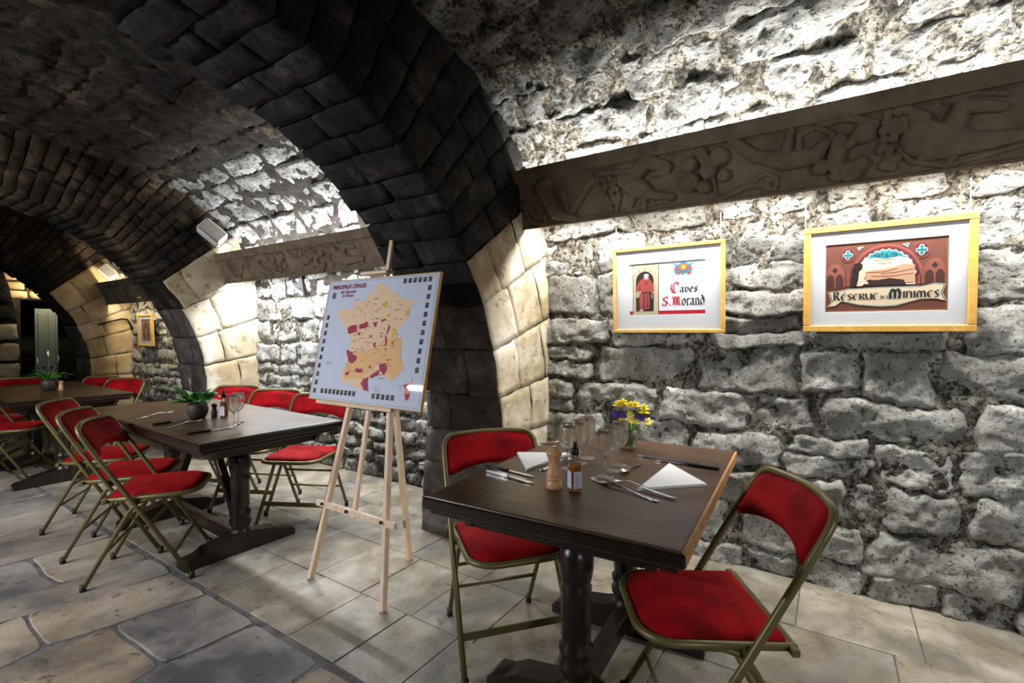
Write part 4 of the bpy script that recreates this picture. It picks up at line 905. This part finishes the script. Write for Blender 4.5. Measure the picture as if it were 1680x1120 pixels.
# ---------------------------------------------------------------- folding chairs
def chair_proto():
    r = empty('folding_chair'); w = .215; tr = .0115
    FY, BY, BZ = .235, -.240, .812
    def tubep(z): return FY+(BY-FY)*z/BZ
    P = [(-w,FY,.015),(-w,tubep(.4),.4),(-w,tubep(.73),.73)]
    for k in range(1,6):
        a = pi/2*k/5; P.append((-w+.06*(1-cos(a)), tubep(BZ-.06)+(BY-tubep(BZ-.06))*sin(a), BZ-.06+.06*sin(a)))
    # bowed top bar
    for k in range(1,8):
        t = k/8; xx = -w+.06+(2*w-.12)*t; P.append((xx, BY-.030*sin(pi*t), BZ))
    Q = [(-x,y,z) for (x,y,z) in P[:8]][::-1]
    MB().tube(P+Q, tr, 8).build('back_frame', M['brass'], r)
    for sx in (-1,1):
        x = sx*(w-.028)
        MB().tube([(x,-.225,.015),(x,-.04,.36),(x,-.005,.41),(x,.05,.428),(x,.12,.43)], .0105, 8).build('rear_leg', M['brass'], r)
        MB().lathe([(.013,0),(.0145,.004),(.0135,.035)], 10, (sx*w,FY,0)).build('rubber_foot', M['rubber'], r)
        MB().lathe([(.012,0),(.0135,.004),(.0125,.035)], 10, (x,-.225,0)).build('rubber_foot', M['rubber'], r)
        MB().beam((sx*(w-.012),tubep(.425),.425),(sx*(w-.04),tubep(.425)+.01,.425), .02,.02,.003).build('hinge', M['brass'], r)
    MB().beam((-w,tubep(.135),.135),(w,tubep(.135),.135), .006,.030,.002, side=(0,1,0)).build('front_crossbar', M['brass'], r)
    for z in (.17,.30):
        y = -.225+(.185)*(z-.015)/.345; MB().tube([(-w+.03,y,z),(w-.03,y,z)], .008, 8).build('rear_crossbar', M['brass'], r)
    # seat: rounded in front, straight behind
    def outline(g):
        O = []; hw, yb, yf = .192-g, -.135+g, .262-g; rc = .085-g*.5
        O += [(-hw,yb),(hw,yb)]
        for k in range(7): a = pi/2*k/6; O.append((hw-.02-rc+rc*cos(a)+.02*(1-k/6),yf-rc+rc*sin(a)))
        for k in range(7): a = pi/2+pi/2*k/6; O.append((-hw+.02+rc+rc*cos(a)-.02*(k/6),yf-rc+rc*sin(a)))
        return O
    O = outline(0); MB().tube([(x,y,.438) for x,y in O], .012, 8, closed=True).build('seat_frame', M['brass'], r)
    MB().beam((-w-.005,-.128,.436),(w+.005,-.128,.436), .022,.020,.003).build('seat_rear_bar', M['brass'], r)
    I = outline(.013); n = len(I); V = []; Fc = []
    cx_ = sum(p[0] for p in I)/n; cy_ = .06; rings = [(1.0,-.008),(1.0,.008),(.985,.018),(.93,.027),(.8,.034),(.55,.040),(.25,.043)]
    for (k,h) in rings:
        for (x,y) in I: V.append((x*k, cy_+(y-cy_)*k, .436+h))
    V.append((0,cy_,.480)); t = len(V)-1
    for q in range(len(rings)-1):
        for j in range(n): Fc.append((q*n+j,q*n+(j+1) % n,(q+1)*n+(j+1) % n,(q+1)*n+j))
    for j in range(n): Fc.append(((len(rings)-1)*n+j,(len(rings)-1)*n+(j+1) % n,t))
    Fc.append(tuple(range(n))[::-1])
    mobj('seat', V, Fc, M['velvet'], r)
    # padded back, bowed, deeper at its ends
    na, nb = 22, 8
    def bp(a, b, side):
        zt = BZ-.004-max(0,abs(a)-.78)**2*.9; zb = .645+.040*(1-a*a)+max(0,abs(a)-.86)**2*.8
        z = zb+(zt-zb)*b
        xx = a*(w-.008); yy = tubep(min(z,.80))-.024*cos(a*pi/2)**1.0
        edge = min(1,(1-abs(a))*9)*min(1,min(b,1-b)*7+.0)
        return (xx, yy+(.018 if side > 0 else -.012)*sqrt(max(0,edge)), z)
    V = []; Fc = []
    for sd in (1,-1):
        for i in range(na+1):
            for j in range(nb+1): V.append(bp(-1+2*i/na, j/nb, sd))
    K = (na+1)*(nb+1)
    for i in range(na):
        for j in range(nb):
            q = i*(nb+1)+j; f = (q,q+1,q+nb+2,q+nb+1); Fc.append(f); Fc.append(tuple(K+x for x in f[::-1]))
    back = mobj('backrest', V, Fc, M['velvet'], r)
    return r
proto = chair_proto()
CH = [ # x, y, heading deg, label, group
 (1.560,.290,121,'red velvet folding chair pulled out at the right of the front table',None),
 (1.640,1.125,231,'red velvet folding chair tucked under the front table beside the arch pier',None),
 (1.085,3.065,-35,'nearest red folding chair on the left side of the middle table','chairs at the middle table'),
 (1.125,3.53,-36,'second red folding chair from the front on the left of the middle table','chairs at the middle table'),
 (1.175,4.13,-38,'third red folding chair from the front on the left of the middle table','chairs at the middle table'),
 (1.985,3.02,208,'brightly lit red folding chair on the right of the middle table nearest the easel','chairs at the middle table'),
 (1.95,3.55,206,'second red folding chair from the easel on the right of the middle table','chairs at the middle table'),
 (1.92,4.08,206,'red folding chair on the right of the middle table behind the potted plant','chairs at the middle table'),
 (1.66,5.70,205,'nearer red folding chair on the right of the farthest table','chairs at the farthest table'),
 (1.60,6.12,205,'farther red folding chair on the right of the farthest table','chairs at the farthest table'),
 (1.06,5.98,-32,'nearest dark red folding chair cut by the left picture edge','chairs at the farthest table'),
 (1.04,6.55,-32,'second dark red folding chair at the left picture edge','chairs at the farthest table'),
 (1.26,7.35,-20,'farthest dark red folding chair at the left picture edge','chairs at the farthest table'),
 (1.36,7.02,80,'folding chair seen from behind past the far end of the farthest table','chairs at the farthest table'),
]
for i, (x, y, hd, lab, grp) in enumerate(CH):
    c = proto if i == 0 else copy_tree(proto)
    c.location = (x,y,0); c.rotation_euler = (0,0,radians(hd-90)); tag(c, lab, 'chair', grp)

# ---------------------------------------------------------------- refectory tables
COLP = [(.050,0),(.056,.008),(.056,.035),(.046,.045),(.046,.055),(.058,.075),(.060,.095),(.048,.112),(.057,.130),(.058,.145),(.046,.160),(.050,.180),(.050,.33),(.053,.345),(.046,.355),(.052,.375),(.058,.41),(.058,.45),(.050,.475),(.044,.482),(.044,.49),(.056,.505),(.058,.525),(.050,.545),(.050,.56)]
def table(x, y, rz, L, Wd, ped, label, strip=False, brace=False):
    r = empty('refectory_table', (x,y,0), radians(rz)); tag(r, label, 'table')
    t = MB(); e = .006
    sec = [(0,.712),(.004,.708),(.004,.740),(0,.748),(-.006,.750)]
    V = []; Fc = []
    for (o,z) in sec:
        for sx, sy in ((-1,-1),(1,-1),(1,1),(-1,1)): V.append((sx*(L/2+o), sy*(Wd/2+o), z))
    for k in range(len(sec)-1):
        for j in range(4): Fc.append((k*4+j,k*4+(j+1) % 4,k*4+4+(j+1) % 4,k*4+4+j))
    Fc.append((3,2,1,0)); k = (len(sec)-1)*4; Fc.append((k,k+1,k+2,k+3))
    mobj('tabletop', V, Fc, M['tabletop'], r, smooth=False)
    MB().box((0,0,.697), (L-.02,Wd-.02,.016), .004).build('under_top', M['darkwood'], r)
    for sx in (-1,1): MB().box((sx*(L/2+.002),0,.727), (.012,Wd+.016,.036), .005).build('edge_moulding', M['darkwood'], r)
    for sy in ((1,) if strip else (-1,1)): MB().box((0,sy*(Wd/2+.002),.727), (L+.016,.012,.036), .005).build('edge_moulding', M['darkwood'], r)
    # apron with curved ends
    ap = lambda half: [(-half,.69),(-half,.675),(-half+.03,.665),(-half+.05,.635),(half-.05,.635),(half-.03,.665),(half,.675),(half,.69)]
    for sy in (-1,1): b = MB(); b.prism(ap(L/2-.05), 'y', sy*(Wd/2-.10)-.014, sy*(Wd/2-.10)+.014); b.build('apron', M['darkwood'], r)
    for sx in (-1,1): b = MB(); b.prism(ap(Wd/2-.07), 'x', sx*(L/2-.12)-.014, sx*(L/2-.12)+.014); b.build('apron', M['darkwood'], r)
    if strip: MB().box((0,-Wd/2-.003,.729), (L,.010,.040), .002).build('edge_strip', M['edgewood'], r)
    hw = Wd/2-.07
    for sx in (-1,1):
        c = empty_child('pedestal', r, (sx*ped,0,0))
        MB().lathe([(a,z+.085) for a,z in COLP], 24).build('column', M['darkwood'], c)
        f = MB(); f.prism([(-hw,0),(-hw,.035),(-hw+.02,.052),(-hw+.07,.058),(-hw+.12,.085),(-.10,.10),(-.05,.115),(.05,.115),(.10,.10),(hw-.12,.085),(hw-.07,.058),(hw-.02,.052),(hw,.035),(hw,0)], 'x', -.048, .048); f.build('foot', M['darkwood'], c)
        b = MB(); b.prism([(-hw+.03,.69),(-hw+.06,.65),(-.08,.64),(.08,.64),(hw-.06,.65),(hw-.03,.69)], 'x', -.045, .045); b.build('bearer', M['darkwood'], c)
        if brace: MB().beam((-sx*.04,0,.18),(-sx*(ped-.06),0,.69), .045,.045,.004).build('brace', M['darkwood'], c)
    MB().box((0,0,.07), (2*ped-.08,.06,.075), .006).build('stretcher', M['darkwood'], r)
    return r
table(1.713,.714,3.0,1.13,.79,.27,'small dark oak table laid for two in the foreground',strip=True)
table(1.475,3.34,88.5,1.80,.76,.47,'long dark oak table with potted plant in the middle bay',brace=True)
table(1.32,5.92,89,1.66,.76,.45,'dark oak table with white-flowered plant in the far bay')

# ---------------------------------------------------------------- tableware
TZ = .7505
def at2(o, a, b, z=TZ):
    o.location = (a[0],a[1],z); o.rotation_euler = (0,0,atan2(b[1]-a[1],b[0]-a[0])); return o
def knife(a, b, label, black, grp=None, z=TZ):
    L = math.hypot(b[0]-a[0],b[1]-a[1]); r = empty('table_knife'); at2(r,a,b,z); tag(r,label,'knife',grp); hl = L*.47
    h = MB(); h.prism([(0,-.007),(.004,-.0095),(hl*.6,-.0085),(hl,-.0065),(hl,.0065),(hl*.6,.0085),(.004,.0095),(0,.007)], 'z', .0008, .0105); h.build('handle', M['blackplastic'] if black else M['steel'], r)
    k = MB(); k.prism([(hl-.004,-.005),(hl+.012,-.006),(L*.86,-.010),(L*.96,-.006),(L,.003),(L*.9,.007),(hl-.004,.006)], 'z', .003, .0052); k.build('blade', M['steel'], r)
def strip_path(pts, wid, th):
    V = []; Fc = []
    for (x,z), w in zip(pts, wid): V += [(x,-w,z),(x,w,z),(x,w,z+th),(x,-w,z+th)]
    for i in range(len(pts)-1):
        for j in range(4): Fc.append((i*4+j,i*4+(j+1) % 4,i*4+4+(j+1) % 4,i*4+4+j))
    Fc.append((3,2,1,0)); q = (len(pts)-1)*4; Fc.append((q,q+1,q+2,q+3)); return V, Fc
def fork(a, b, label, grp=None, z=TZ):   # a = handle end, b = tine tips
    L = math.hypot(b[0]-a[0],b[1]-a[1]); r = empty('table_fork'); at2(r,a,b,z); tag(r,label,'fork',grp)
    V, Fc = strip_path([(0,.001),(.02,.0015),(L*.35,.006),(L*.62,.015),(L*.70,.010),(L*.78,.003)],[.007,.0095,.006,.0035,.006,.012],.0022)
    mobj('handle', V, Fc, M['steel'], r)
    for k in range(4):
        yy = (k-1.5)*.0062; t = MB(); t.tube([(L*.77,yy,.0042),(L*.88,yy,.0025),(L,yy*.92,.009)], [.0021,.0018,.0010], 6); t.build('tine', M['steel'], r)
def spoon(a, b, label, grp=None, z=TZ):  # b = bowl tip
    L = math.hypot(b[0]-a[0],b[1]-a[1]); r = empty('dessert_spoon'); at2(r,a,b,z); tag(r,label,'spoon',grp)
    V, Fc = strip_path([(0,.001),(.02,.002),(L*.4,.008),(L*.68,.012),(L*.72,.010)],[.006,.008,.004,.003,.004],.002)
    mobj('handle', V, Fc, M['steel'], r)
    V = []; Fc = []; n = 14
    for k in range(5):
        q = k/4
        for j in range(n): V.append((L*.85+L*.15*q*cos(2*pi*j/n), L*.105*q*sin(2*pi*j/n), .0015+.0085*q*q))
    for k in range(4):
        for j in range(n): Fc.append((k*n+j,k*n+(j+1) % n,(k+1)*n+(j+1) % n,(k+1)*n+j))
    mobj('bowl', V, Fc, M['steel'], r)
def napkin(P, label):
    r = empty('folded_napkin', (sum(p[0] for p in P)/3, sum(p[1] for p in P)/3, TZ)); tag(r,label,'napkin'); c = r.location
    for k in range(3):
        sh_ = 1-.012*k; b = MB(); b.prism([((p[0]-c[0])*sh_,(p[1]-c[1])*sh_) for p in P], 'z', .0003+k*.0028, .0024+k*.0028); b.build('fold', M['paper'], r)
def glass_proto():
    r = empty('wine_glass')
    out = [(.0045,.066),(.014,.073),(.026,.086),(.0335,.105),(.0345,.122),(.032,.145),(.0285,.170)]
    inn = [(a-.0011,z+.001) for a,z in out[::-1]]; inn[-1] = (.002,.0695)
    MB().lathe(out+inn, 32, cap0=True, cap1=True).build('bowl', M['glass'], r)
    MB().lathe([(.006,.004),(.0036,.012),(.0032,.05),(.0045,.068)], 14).build('stem', M['glass'], r)
    MB().lathe([(.032,0),(.0325,.0012),(.02,.0025),(.006,.006)], 28).build('foot', M['glass'], r)
    return r
gp = glass_proto()
GLS = [((1.635,.678),'front-most clear wine glass on the small table, beside the crossed forks'),((1.722,.684),'clear wine glass second from front in the right-hand row of three'),((1.806,.690),'clear wine glass nearest the flower vase'),
       ((1.835,.842),'clear wine glass behind the oil bottle, farthest right of the left trio'),((1.745,.836),'clear wine glass in the middle of the left trio behind the oil bottle'),((1.655,.838),'clear wine glass directly behind the oil bottle cap'),
       ((1.394,2.794),'nearer wine glass on the long middle table'),((1.445,2.845),'farther wine glass on the long middle table')]
for i, (p, lab) in enumerate(GLS):
    g = gp if i == 0 else copy_tree(gp); g.location = (p[0],p[1],TZ); g.rotation_euler = (0,0,i*.7); tag(g, lab, 'wine glass', 'wine glasses on the small table' if i < 6 else 'wine glasses on the middle table')

def mill(p, body, lab, k=1.0):
    r = empty('pepper_mill', (p[0],p[1],TZ)); r.scale = (k,k,k); tag(r,lab,'pepper mill')
    MB().lathe([(.0255,0),(.027,.002),(.027,.022),(.0235,.025),(.0235,.027),(.027,.030),(.0275,.036),(.0245,.039),(.0275,.043),(.0265,.050),(.021,.068),(.0185,.085),(.0195,.096),(.0225,.100)], 28).build('body', body, r)
    MB().lathe([(.0215,.100),(.020,.103),(.0235,.106),(.0265,.114),(.0255,.123),(.019,.130),(.008,.1335),(.004,.134)], 28).build('head', body, r)
    MB().lathe([(.003,.134),(.0055,.137),(.0055,.142),(.002,.145)], 14).build('knob', M['steel'], r)
mill((1.418,.770), M['beech'], 'beech wood pepper mill on the small front table')
mill((1.459,3.155), M['blackplastic'], 'small black pepper mill beside the green potted plant', .62)
mill((1.385,5.80), M['beech'], 'small wooden pepper mill beside the white-flowered plant', .62)
def bottle(p, rz, lab):
    r = empty('oil_bottle', (p[0],p[1],TZ), rz); tag(r,lab,'bottle'); w = .0195
    def sq(h, z, rnd): 
        P = []
        for k in range(16):
            a = 2*pi*(k+.5)/16; ca, sa = cos(a), sin(a); q = h/max(abs(ca),abs(sa)); rr_ = h*1.0; rad = q*(1-rnd)+rr_*rnd; P.append((rad*ca*.97,rad*sa*.97,z))
        return P
    rings = [sq(w*.8,.0,.3),sq(w,.004,.25),sq(w,.085,.25),sq(w*.85,.098,.5),sq(.011,.108,1),sq(.010,.125,1)]
    V = [q for R_ in rings for q in R_]; Fc = [(i*16+j,i*16+(j+1) % 16,i*16+16+(j+1) % 16,i*16+16+j) for i in range(5) for j in range(16)]+[tuple(range(16))[::-1],tuple(80+j for j in range(16))]
    mobj('glass_body', V, Fc, M['glass'], r)
    rings = [sq(w*.74,.003,.3),sq(w*.92,.006,.25),sq(w*.92,.083,.25),sq(w*.75,.092,.5)]
    V = [q for R_ in rings for q in R_]; Fc = [(i*16+j,i*16+(j+1) % 16,i*16+16+(j+1) % 16,i*16+16+j) for i in range(3) for j in range(16)]+[tuple(range(16))[::-1],tuple(48+j for j in range(16))]
    mobj('oil', V, Fc, M['oil'], r)
    for sx, sy in ((-1,0),(0,-1)):
        lb = MB(); lb.box((sx*(w+.0006),sy*(w+.0006),.040), (.0006 if sx else .030,.0006 if sy else .030,.056), .0001); lo = lb.build('label', M['label'], r)
    lp = empty_child('label_print', r, (0,0,.040)); art(lp,'print_line',[rect(.30,.20,.46,.24),rect(.5,.20,.6,.23)]+[rect(.28,.34+.07*k,.7-.05*(k % 3),.36+.07*k) for k in range(6)],(120,116,150),.038,.085,0,w+.0014)
    MB().lathe([(.012,.120),(.0135,.122),(.0135,.138),(.012,.140),(.0075,.142),(.0070,.160),(.0055,.162)], 16).build('cap', M['blackplastic'], r)
bottle((1.429,.698), radians(-38), 'square oil bottle with black pourer and pale label on the front table')
bottle((1.492,3.105), radians(-60), 'small oil bottle with black pourer on the middle table')
napkin([(1.918,.528),(1.721,.347),(1.541,.528)], 'white triangular folded napkin at the right of the small table')
napkin([(1.732,1.121),(1.531,.948),(1.844,.925)], 'white triangular folded napkin behind the pepper mill')
knife((1.957,.422),(1.979,.674),'all-steel knife lying behind the right napkin',False); knife((1.946,.350),(1.942,.590),'black handled knife lying behind the right napkin',True)
knife((1.501,1.112),(1.478,.885),'black handled knife at the left of the pepper mill',True); knife((1.450,1.070),(1.412,.845),'all-steel knife at the left of the pepper mill',False)
fork((1.472,.438),(1.572,.705),'front fork of the crossed pair beside the right napkin'); fork((1.520,.398),(1.593,.662),'fork lying between the crossed fork and the right napkin',z=TZ+.004)
spoon((1.858,.622),(1.690,.637),'small dessert spoon beside the clear wine glasses')
fork((1.560,.905),(1.800,.880),'steel fork lying along the napkin behind the pepper mill'); fork((1.945,1.135),(2.02,.985),'steel fork near the far left corner of the small table')
fork((1.141,3.449),(1.40,3.57),'fork farthest along the middle table'); knife((1.139,3.165),(1.33,3.175),'black handled knife nearer the pot on the middle table',True)
fork((1.133,2.99),(1.36,3.09),'fork in front of the potted plant on the middle table'); knife((1.129,2.726),(1.36,2.712),'black handled knife nearest the end of the middle table',True)

# flowers in a glass
vz = empty('flower_vase', (2.110,.765,TZ)); tag(vz,'glass tumbler of yellow and purple spring flowers on the front table','vase')
MB().lathe([(.030,0),(.036,.003),(.043,.05),(.044,.085),(.0425,.085),(.041,.05),(.034,.008),(.004,.006)], 24, cap1=True).build('glass_tumbler', M['glass'], vz)
MB().lathe([(.033,.008),(.040,.05),(.0405,.055)], 20).build('water', M['glass'], vz)
rg = random.Random(12)
FL = [(-.032,.02,.172,'y'),(-.010,.030,.180,'y'),(.012,.012,.170,'y'),(.048,-.028,.160,'y'),(.054,-.015,.142,'y'),(.0,-.02,.135,'l'),(.018,-.045,.108,'l'),(-.005,-.042,.112,'l'),(-.05,.005,.14,'p'),(-.042,.02,.128,'p'),(-.025,-.012,.13,'p'),(.022,-.04,.128,'p'),(.035,-.045,.118,'p'),(.055,-.05,.105,'l'),(-.035,-.03,.105,'l'),(.03,.01,.17,'y')]
for (dx,dy,h,k) in FL:
    # offsets: dx along view-right (approx +x-y), dy depth
    h += .012; X = dx*.55*1.2+dy*.2; Y = -dx*.83*1.2+dy*.5
    MB().tube([(X*.15,Y*.15,.01),(X*.5,Y*.5,h*.5),(X,Y,h-.006)], .0016, 5).build('stem', M['stem'], vz)
    b = MB(); np_ = 12 if k == 'y' else (6 if k == 'l' else 5); pr_ = .029 if k == 'y' else (.024 if k == 'l' else .020)
    for ly in range(3 if k == 'y' else 1):
        for j in range(np_):
            a = 2*pi*j/np_+ly*.3+rg.random()*.3; rad = pr_*(1-.12*ly)*rg.uniform(.85,1.1); el = (.15+.55*ly) if k == 'y' else .35
            nn = Vector((0,0,1)) if k == 'y' else Vector((-.62,-.42,.66)).normalized(); ux_ = nn.cross(Vector((.3,.9,.1))).normalized(); uy_ = nn.cross(ux_)
            d_ = (ux_*cos(a)+uy_*sin(a))*cos(el)+nn*sin(el); t_ = (uy_*cos(a)-ux_*sin(a)); wv = rad*.34
            c0 = Vector((X,Y,h+.002*ly)); tip = c0+d_*rad; m1 = c0+d_*rad*.6+t_*wv; m2 = c0+d_*rad*.6-t_*wv
            th_ = nn*.0012
            b.add([c0,m2,tip,m1,c0-th_,m2-th_,tip-th_,m1-th_], [(0,1,2,3),(7,6,5,4),(1,0,4,5),(2,1,5,6),(3,2,6,7),(0,3,7,4)])
    b.sphere((X,Y,h+.004),(.006,.006,.006),8,5)
    b.build('flower_head', M[{'y':'yellow','l':'lemon','p':'purple'}[k]], vz)
for k in range(9):
    a = 2*pi*k/9; b = MB(); b.tube([(.008*cos(a),.008*sin(a),.02),(.03*cos(a),.03*sin(a),.08),(.045*cos(a),.045*sin(a),.11)], [.002,.004,.001], 5); b.build('leaf', M['leaf2'], vz)

def leaf_mesh(name, L, wid, curl, mat):
    V = []; Fc = []; n = 9
    for i in range(n+1):
        t = i/n; x = L*(t-.18*curl*t*t); z = L*(.95*t*(1-.35*t)-curl*.75*t**2.4)
        tt = max(0,(t-.25)/.75); w = wid*sin(pi*min(1,tt)**.8)*(1 if tt > 0 else 0)+.0015
        V += [(x,-w,z+.25*w),(x,0,z),(x,w,z+.25*w),(x,0,z-.0012)]
    for i in range(n):
        a = i*4
        for j in range(4): Fc.append((a+j,a+(j+1) % 4,a+4+(j+1) % 4,a+4+j))
    me = bpy.data.meshes.new(name); me.from_pydata(V,[],[f[::-1] for f in Fc]); me.materials.append(mat); me.polygons.foreach_set('use_smooth',[True]*len(Fc)); return me
LM = [leaf_mesh('leaf',.20,.024,.30,M['leaf']),leaf_mesh('leaf',.19,.022,.5,M['leaf']),leaf_mesh('leaf',.16,.022,.15,M['leaf2']),leaf_mesh('leaf',.21,.026,.42,M['leaf'])]
SP = leaf_mesh('spathe',.05,.009,-.1,M['spathe'])
def plant(p, label, seed, nleaf=30, k=1.0, spathes=((.05,.0,.20),)):
    r = empty('potted_plant',(p[0],p[1],TZ)); r.scale = (k,k,k); tag(r,label,'plant'); rg = random.Random(seed)
    MB().lathe([(.034,0),(.044,.004),(.057,.035),(.060,.062),(.054,.088),(.048,.098),(.044,.096),(.046,.085),(.004,.084)], 28).build('pot', M['pot'], r)
    MB().lathe([(.045,.080),(.044,.088),(.002,.091)], 20).build('soil', M['soil'], r)
    for i in range(nleaf):
        o = bpy.data.objects.new('leaf', rg.choice(LM)); link(o,r); a = i*2.399+rg.random()*.5; d = rg.uniform(.0,.02)
        o.location = (d*cos(a),d*sin(a),.085); s_ = rg.uniform(.55,1.0); o.scale = (s_*rg.uniform(.7,1.05),s_*1.1,s_*rg.uniform(.55,1.1)); o.rotation_euler = (rg.uniform(-.3,.3),rg.uniform(-.35,.2),a)
    for (dx,dy,h) in spathes:
        MB().tube([(0,0,.08),(dx*.5,dy*.5,h*.7),(dx,dy,h)], .0018, 5).build('flower_stalk', M['stem'], r)
        o = bpy.data.objects.new('spathe', SP); link(o,r); o.location = (dx,dy,h-.005); o.rotation_euler = (0,-.9,rg.uniform(0,6))
plant((1.385,3.20),'leafy green potted plant on the long middle table',4,40,.95,((-.03,.03,.20),))
plant((1.32,5.86),'white-flowered potted plant on the farthest table',8,26,1.0,((.0,.0,.30),(-.06,.06,.24),(.06,-.03,.26)))

# ---------------------------------------------------------------- fittings on the walls
def speaker(loc, roll, k, label):
    r = empty('loudspeaker', loc); r.rotation_euler = (radians(-12), roll, radians(-14)); r.scale = (k,k,k); tag(r,label,'loudspeaker')
    MB().box((0,0,0), (.15,.14,.235), .016).build('cabinet', M['whiteplastic'], r)
    MB().box((-.004,-.069,0), (.128,.008,.212), .004).build('grille', M['grille'], r)
    MB().tube([(0,.06,0),(0,.14,0)], .012, 8).build('bracket', M['iron'], r)
    MB().tube([(.03,.065,-.11),(.05,.08,-.16),(.045,.085,-.22)], .003, 6).build('cable', M['rubber'], r)
speaker((2.345,5.075,2.245), radians(-48), 1.0, 'white loudspeaker on the middle brick arch above the carved beam')
speaker((2.60,8.67,2.135), radians(-42), .88, 'smaller white loudspeaker on the farthest brick arch')
hk = MB(); hk.prism([(-.10,.06),(-.06,.03),(-.02,.05),(-.005,.085),(.02,.10),(.035,.07),(.05,-.02),(.075,-.09),(.055,-.085),(.01,-.02),(-.04,-.03),(-.085,.005)], 'x', -.02, .02)
h = hk.build('iron_hook', M['iron']); h.location = (2.83,4.35,1.72); h.rotation_euler = (0,0,pi); tag(h,'dark iron wall hook under the middle carved beam','hook')
rd = MB(); rd.tube([(2.50,8.765,1.375),(2.65,8.765,1.43),(2.78,8.765,1.468),(2.85,8.765,1.462),(2.885,8.765,1.40),(2.905,8.765,1.31)], .012, 8)
tag(rd.build('iron_rod', M['iron']),'bent dark iron rod on the farthest arch pier','rod')
ds = MB(); ds.lathe([(.012,.03),(.018,.028),(.02,.02),(.030,.016),(.034,.008),(.034,0)], 20); do = ds.build('wall_boss', M['plaster']); do.location = (2.86,.529,1.873); do.rotation_euler = (0,-pi/2,0); tag(do,'round pale boss on the wall between the framed pictures','boss')
